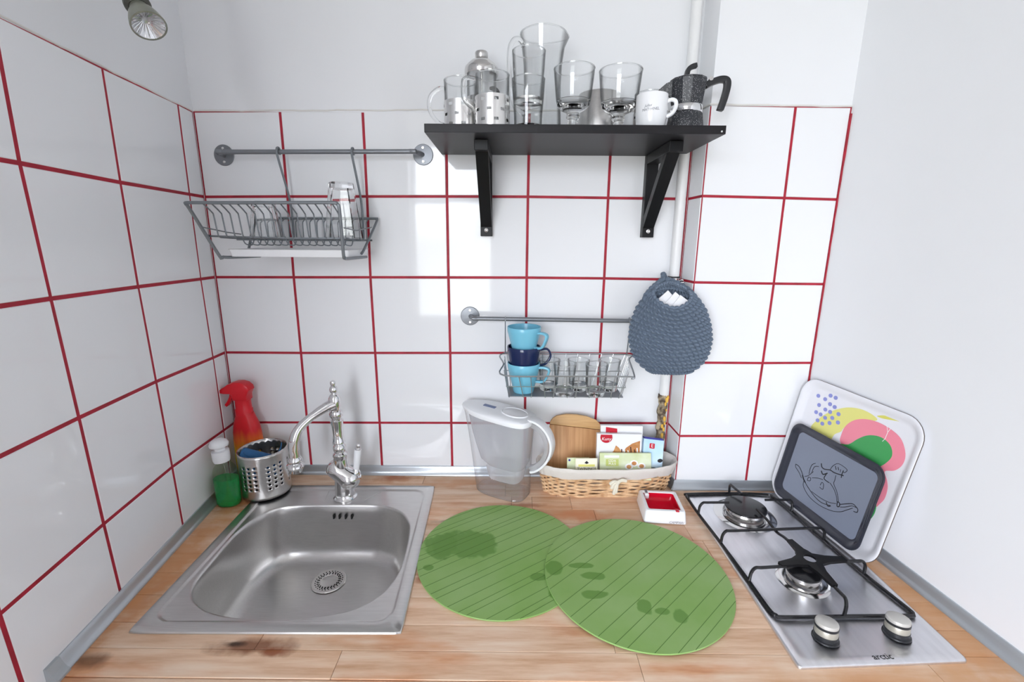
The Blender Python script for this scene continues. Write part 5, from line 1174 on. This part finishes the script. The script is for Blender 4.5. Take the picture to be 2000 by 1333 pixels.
# ------------------------------------------------------------------ stacked tumblers
def tumbler(label, z):
    t = thing('tumbler', label, 'glass', (.8345, -.172, z), 'tumblers stacked on the shelf', local=True)
    glass_cup(t, [(.0270, 0), (.0290, .0015), (.0296, .006), (.0305, .036), (.0335, .0720), (.0352, .1050)], 40, .0017, .0140)
    return t
tumbler('glass tumbler at the bottom of the two stacked tumblers on the shelf', SZ)
tumbler('glass tumbler at the top of the two stacked tumblers on the shelf', SZ+.0535)

# ------------------------------------------------------------------ tall jug behind the tumblers
jg = thing('glass_jug', 'tall glass jug with handle and lip behind the stacked tumblers', 'jug', (.8690, -.080, SZ), local=True)
jp = [(.0430, 0), (.0450, .002), (.0460, .010), (.0440, .060), (.0425, .120), (.0440, .165), (.0485, .202), (.0525, .2265)]
glass_cup(jg, jp, 48, .0022, .009)
for ch in jg.children:
    for v in ch.data.vertices:                            # pull a pouring lip out of the rim
        if v.co.z > .185:
            k = (v.co.z-.185)/.042; a = math.atan2(v.co.y, v.co.x)-.35; w_ = math.exp(-(a/.38)**2)
            v.co.x += .011*k*k*w_*math.cos(.35); v.co.y += .011*k*k*w_*math.sin(.35)
d = Vector((-.95, -.30, 0)).normalized()
obj('glass_handle', MB().tube(spline([d*.0480+Z*.198, d*.058+Z*.210, d*.070+Z*.207, d*.0790+Z*.188, d*.0800+Z*.150, d*.076+Z*.105, d*.066+Z*.072, d*.050+Z*.060, d*.0445+Z*.055], 6), .0058, 12), M['glass'], jg)

# ------------------------------------------------------------------ footed glasses
def footed(label, x, y, k):
    t = thing('footed_glass', label, 'glass', (x, y, SZ), 'footed glasses on the shelf', local=True)
    o_ = [(0, 0), (.0330*k, 0), (.0340*k, .0015), (.0320*k, .0035), (.0200, .0065), (.0125, .0110), (.0110, .0200), (.0115, .0300), (.0150, .0350), (.0130, .0400), (.0150, .0440), (.0260*k, .0500), (.0345*k, .0580), (.0375*k, .0680), (.0390*k, .0800), (.0420*k, .1100), (.0440*k, .1310), (.0435*k, .1320), (.0426*k, .1310), (.0405*k, .1100), (.0375*k, .0800), (.0350*k, .0680), (.0300*k, .0610), (.0180, .0570), (0, .0560)]
    k0 = [i for i, p in enumerate(o_) if abs(p[1]-.0680) < 1e-6]
    obj('stem', MB().lathe(o_[:k0[0]+1]+[(o_[k0[1]][0], o_[k0[1]][1])]+o_[k0[1]+1:], 44), M['glass'], t)
    obj('glass_rim', MB().tube([(.0432*k*math.cos(2*PI*i/44), .0432*k*math.sin(2*PI*i/44), .1316) for i in range(44)], .0014, 8, True), M['glass'], t)
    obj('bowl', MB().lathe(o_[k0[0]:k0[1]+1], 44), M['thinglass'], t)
footed('left one of the two tall footed glasses on the shelf', .9330, -.157, 1.0)
footed('right one of the two tall footed glasses, beside the white cup', 1.0350, -.146, 1.055)

# ------------------------------------------------------------------ steel canister, white cup
cn = thing('steel_canister', 'plain brushed steel cylinder standing behind the footed glasses', 'canister', (1.0060, -.057, SZ), local=True)
obj('shell', MB().lathe([(0, 0), (.0465, 0), (.0485, .002), (.0485, .1080), (.0478, .1090), (.0470, .1080), (.0470, .004), (0, .004)], 56), M['steel'], cn)
wcup = thing('white_cup', 'white ceramic cup with small grey lettering on the shelf', 'cup', (1.0925, -.198, SZ), local=True)
obj('cup_body', MB().lathe([(0, .003), (.0215, .003), (.0220, 0), (.0245, 0), (.0260, .003), (.0300, .012), (.0322, .030), (.0328, .0520), (.0322, .0680), (.0312, .0690), (.0302, .0680), (.0305, .0520), (.0300, .030), (.0270, .012), (0, .008)], 48), M['offwhite'], wcup)
d = Vector((.93, -.36, 0)).normalized()
obj('handle', MB().tube(spline([d*.0315+Z*.0545, d*.0400+Z*.0570, d*.0475+Z*.0525, d*.0480+Z*.0420, d*.0420+Z*.0310, d*.0310+Z*.0250], 6), .0042, 10, side=(d.y, -d.x, 0)), M['offwhite'], wcup)
def onc(r_, a0, z0_):
    return lambda u_, v_: Vector((r_*math.cos(a0+u_/r_), r_*math.sin(a0+u_/r_), z0_+v_+u_*.06))
text('lettering', 'Julius', .0072, (0, 0, 0), X, Z, Z, M['beadgrey'], wcup, shear=.3, bend=onc(.0331, -2.05, .0420))
text('lettering', 'MATERNEL', .0072, (0, 0, 0), X, Z, Z, M['beadgrey'], wcup, bend=onc(.0331, -1.88, .0350))

# ------------------------------------------------------------------ moka pot
mk = thing('moka_pot', 'black speckled stovetop coffee pot with steel band and angled handle', 'coffee pot', (1.1870, -.134, SZ), local=True)
mk.rotation_euler = (0, 0, -.10); mk.scale = (1, 1, .915)
obj('boiler', MB().lathe([(0, 0), (.0400, 0), (.0415, .002), (.0405, .022), (.0365, .050), (.0330, .056), (0, .056)], 12), M['speck'], mk, angle=25)
obj('steel_band', MB().lathe([(0, .0545), (.0335, .0545), (.0345, .056), (.0345, .0690), (.0335, .0705), (0, .0705)], 40), M['chrome'], mk)
obj('upper_pot', MB().lathe([(0, .0700), (.0325, .0700), (.0340, .078), (.0375, .108), (.0395, .1260), (.0385, .1275), (.0375, .1270), (.0370, .120), (0, .118)], 12), M['speck'], mk, angle=25)
spt = MB()
spt.loft([[(-.030, .0135, .1268), (-.030, -.0135, .1268), (-.033, -.004, .088), (-.033, .004, .088)], [(-.048, .0075, .1215), (-.048, -.0075, .1215), (-.046, -.003, .100), (-.046, .003, .100)], [(-.0630, .0028, .1085), (-.0630, -.0028, .1085), (-.0600, -.0018, .1045), (-.0600, .0018, .1045)]])
obj('spout', spt, M['speck'], mk, angle=50)
obj('lid', MB().lathe([(0, .1272), (.0390, .1272), (.0388, .1290), (.0300, .1325), (.0140, .1345), (0, .1345)], 12), M['speck'], mk, angle=25)
kn = MB().ribbon(spline([Vector((-.004, 0, .1330)), Vector((-.0045, 0, .1420)), Vector((-.002, 0, .1520)), Vector((.0055, 0, .1580)), Vector((.0150, 0, .1605))], 5), (0, 1, 0), [.0135]*21, .0100)
obj('lid_knob', kn, M['blackpl'], mk, bevel=.002)
hd_ = MB().ribbon(spline([Vector((.0360, 0, .1150)), Vector((.0500, 0, .1230)), Vector((.0680, 0, .1285)), Vector((.0800, 0, .1260)), Vector((.0830, 0, .1130)), Vector((.0790, 0, .0860)), Vector((.0725, 0, .0600))], 6), (0, 1, 0), .0150, [.0120+.003*math.sin(i/37*PI) for i in range(40)] if False else .0135)
obj('handle', hd_, M['blackpl'], mk, bevel=.003)
obj('hinge', MB().lathe([(0, -.010), (.0045, -.010), (.0045, .010), (0, .010)], 16, (.0455, 0, .1285), (0, 1, 0)), M['chrome'], mk)

# ------------------------------------------------------------------ spot lamp high on the left
lm = thing('spot_lamp', 'unlit halogen spot lamp with cream holder hanging in top left corner', 'lamp', (.165, -.385, 1.93))
LC = Vector((.1950, -.385, 1.9285)); LA = Vector((.52, -.30, -.80)).normalized(); LB = LC-LA*.046
obj('reflector', MB().lathe([(.0120, 0), (.0135, .006), (.0140, .012), (.0200, .022), (.0240, .034), (.0262, .044), (.0264, .0475), (.0240, .0480), (.0236, .0462)], 40, LB, LA), M['lampmetal'], lm, angle=60)
fc_ = MB().lathe([(0, .0330), (.0050, .0340), (.0120, .0380), (.0200, .0440), (.0238, .0468)], 40, LB, LA)
obj('lamp_face', fc_, M['lampglass'], lm)
for i in range(18):
    pass
rb = MB()
for i in range(20):
    a = 2*PI*i/20; e1 = LA.orthogonal().normalized(); e2 = LA.cross(e1); dd = e1*math.cos(a)+e2*math.sin(a)
    rb.tube([LB+LA*.0352+dd*.006, LB+LA*.0410+dd*.014, LB+LA*.0472+dd*.0228], .0007, 5)
obj('reflector_ribs', rb, M['chrome'], lm)['kind'] = 'stuff'
obj('retaining_ring', MB().lathe([(0, -.006), (.0185, -.006), (.0195, -.003), (.0195, .003), (.0150, .008), (0, .008)], 36, LB, LA), M['lampring'], lm)
HA = Vector((.30, -.12, -.95)).normalized()
obj('holder', MB().lathe([(0, 0), (.0170, 0), (.0185, .004), (.0185, .062), (0, .062)], 32, LB-HA*.064-LA*.002, HA), M['cream'], lm)
obj('swivel', MB().ball(LB-HA*.050+Vector((-.018, .004, .010)), .010, .010, .008, 14, 8), M['cream'], lm)
obj('stem', MB().lathe([(0, 0), (.006, 0), (.006, HZ-2.03), (.020, HZ-2.026), (.022, HZ-2.006), (0, HZ-2.004)], 20, (LB.x-.025, LB.y+.008, 2.003)), M['cream'], lm)
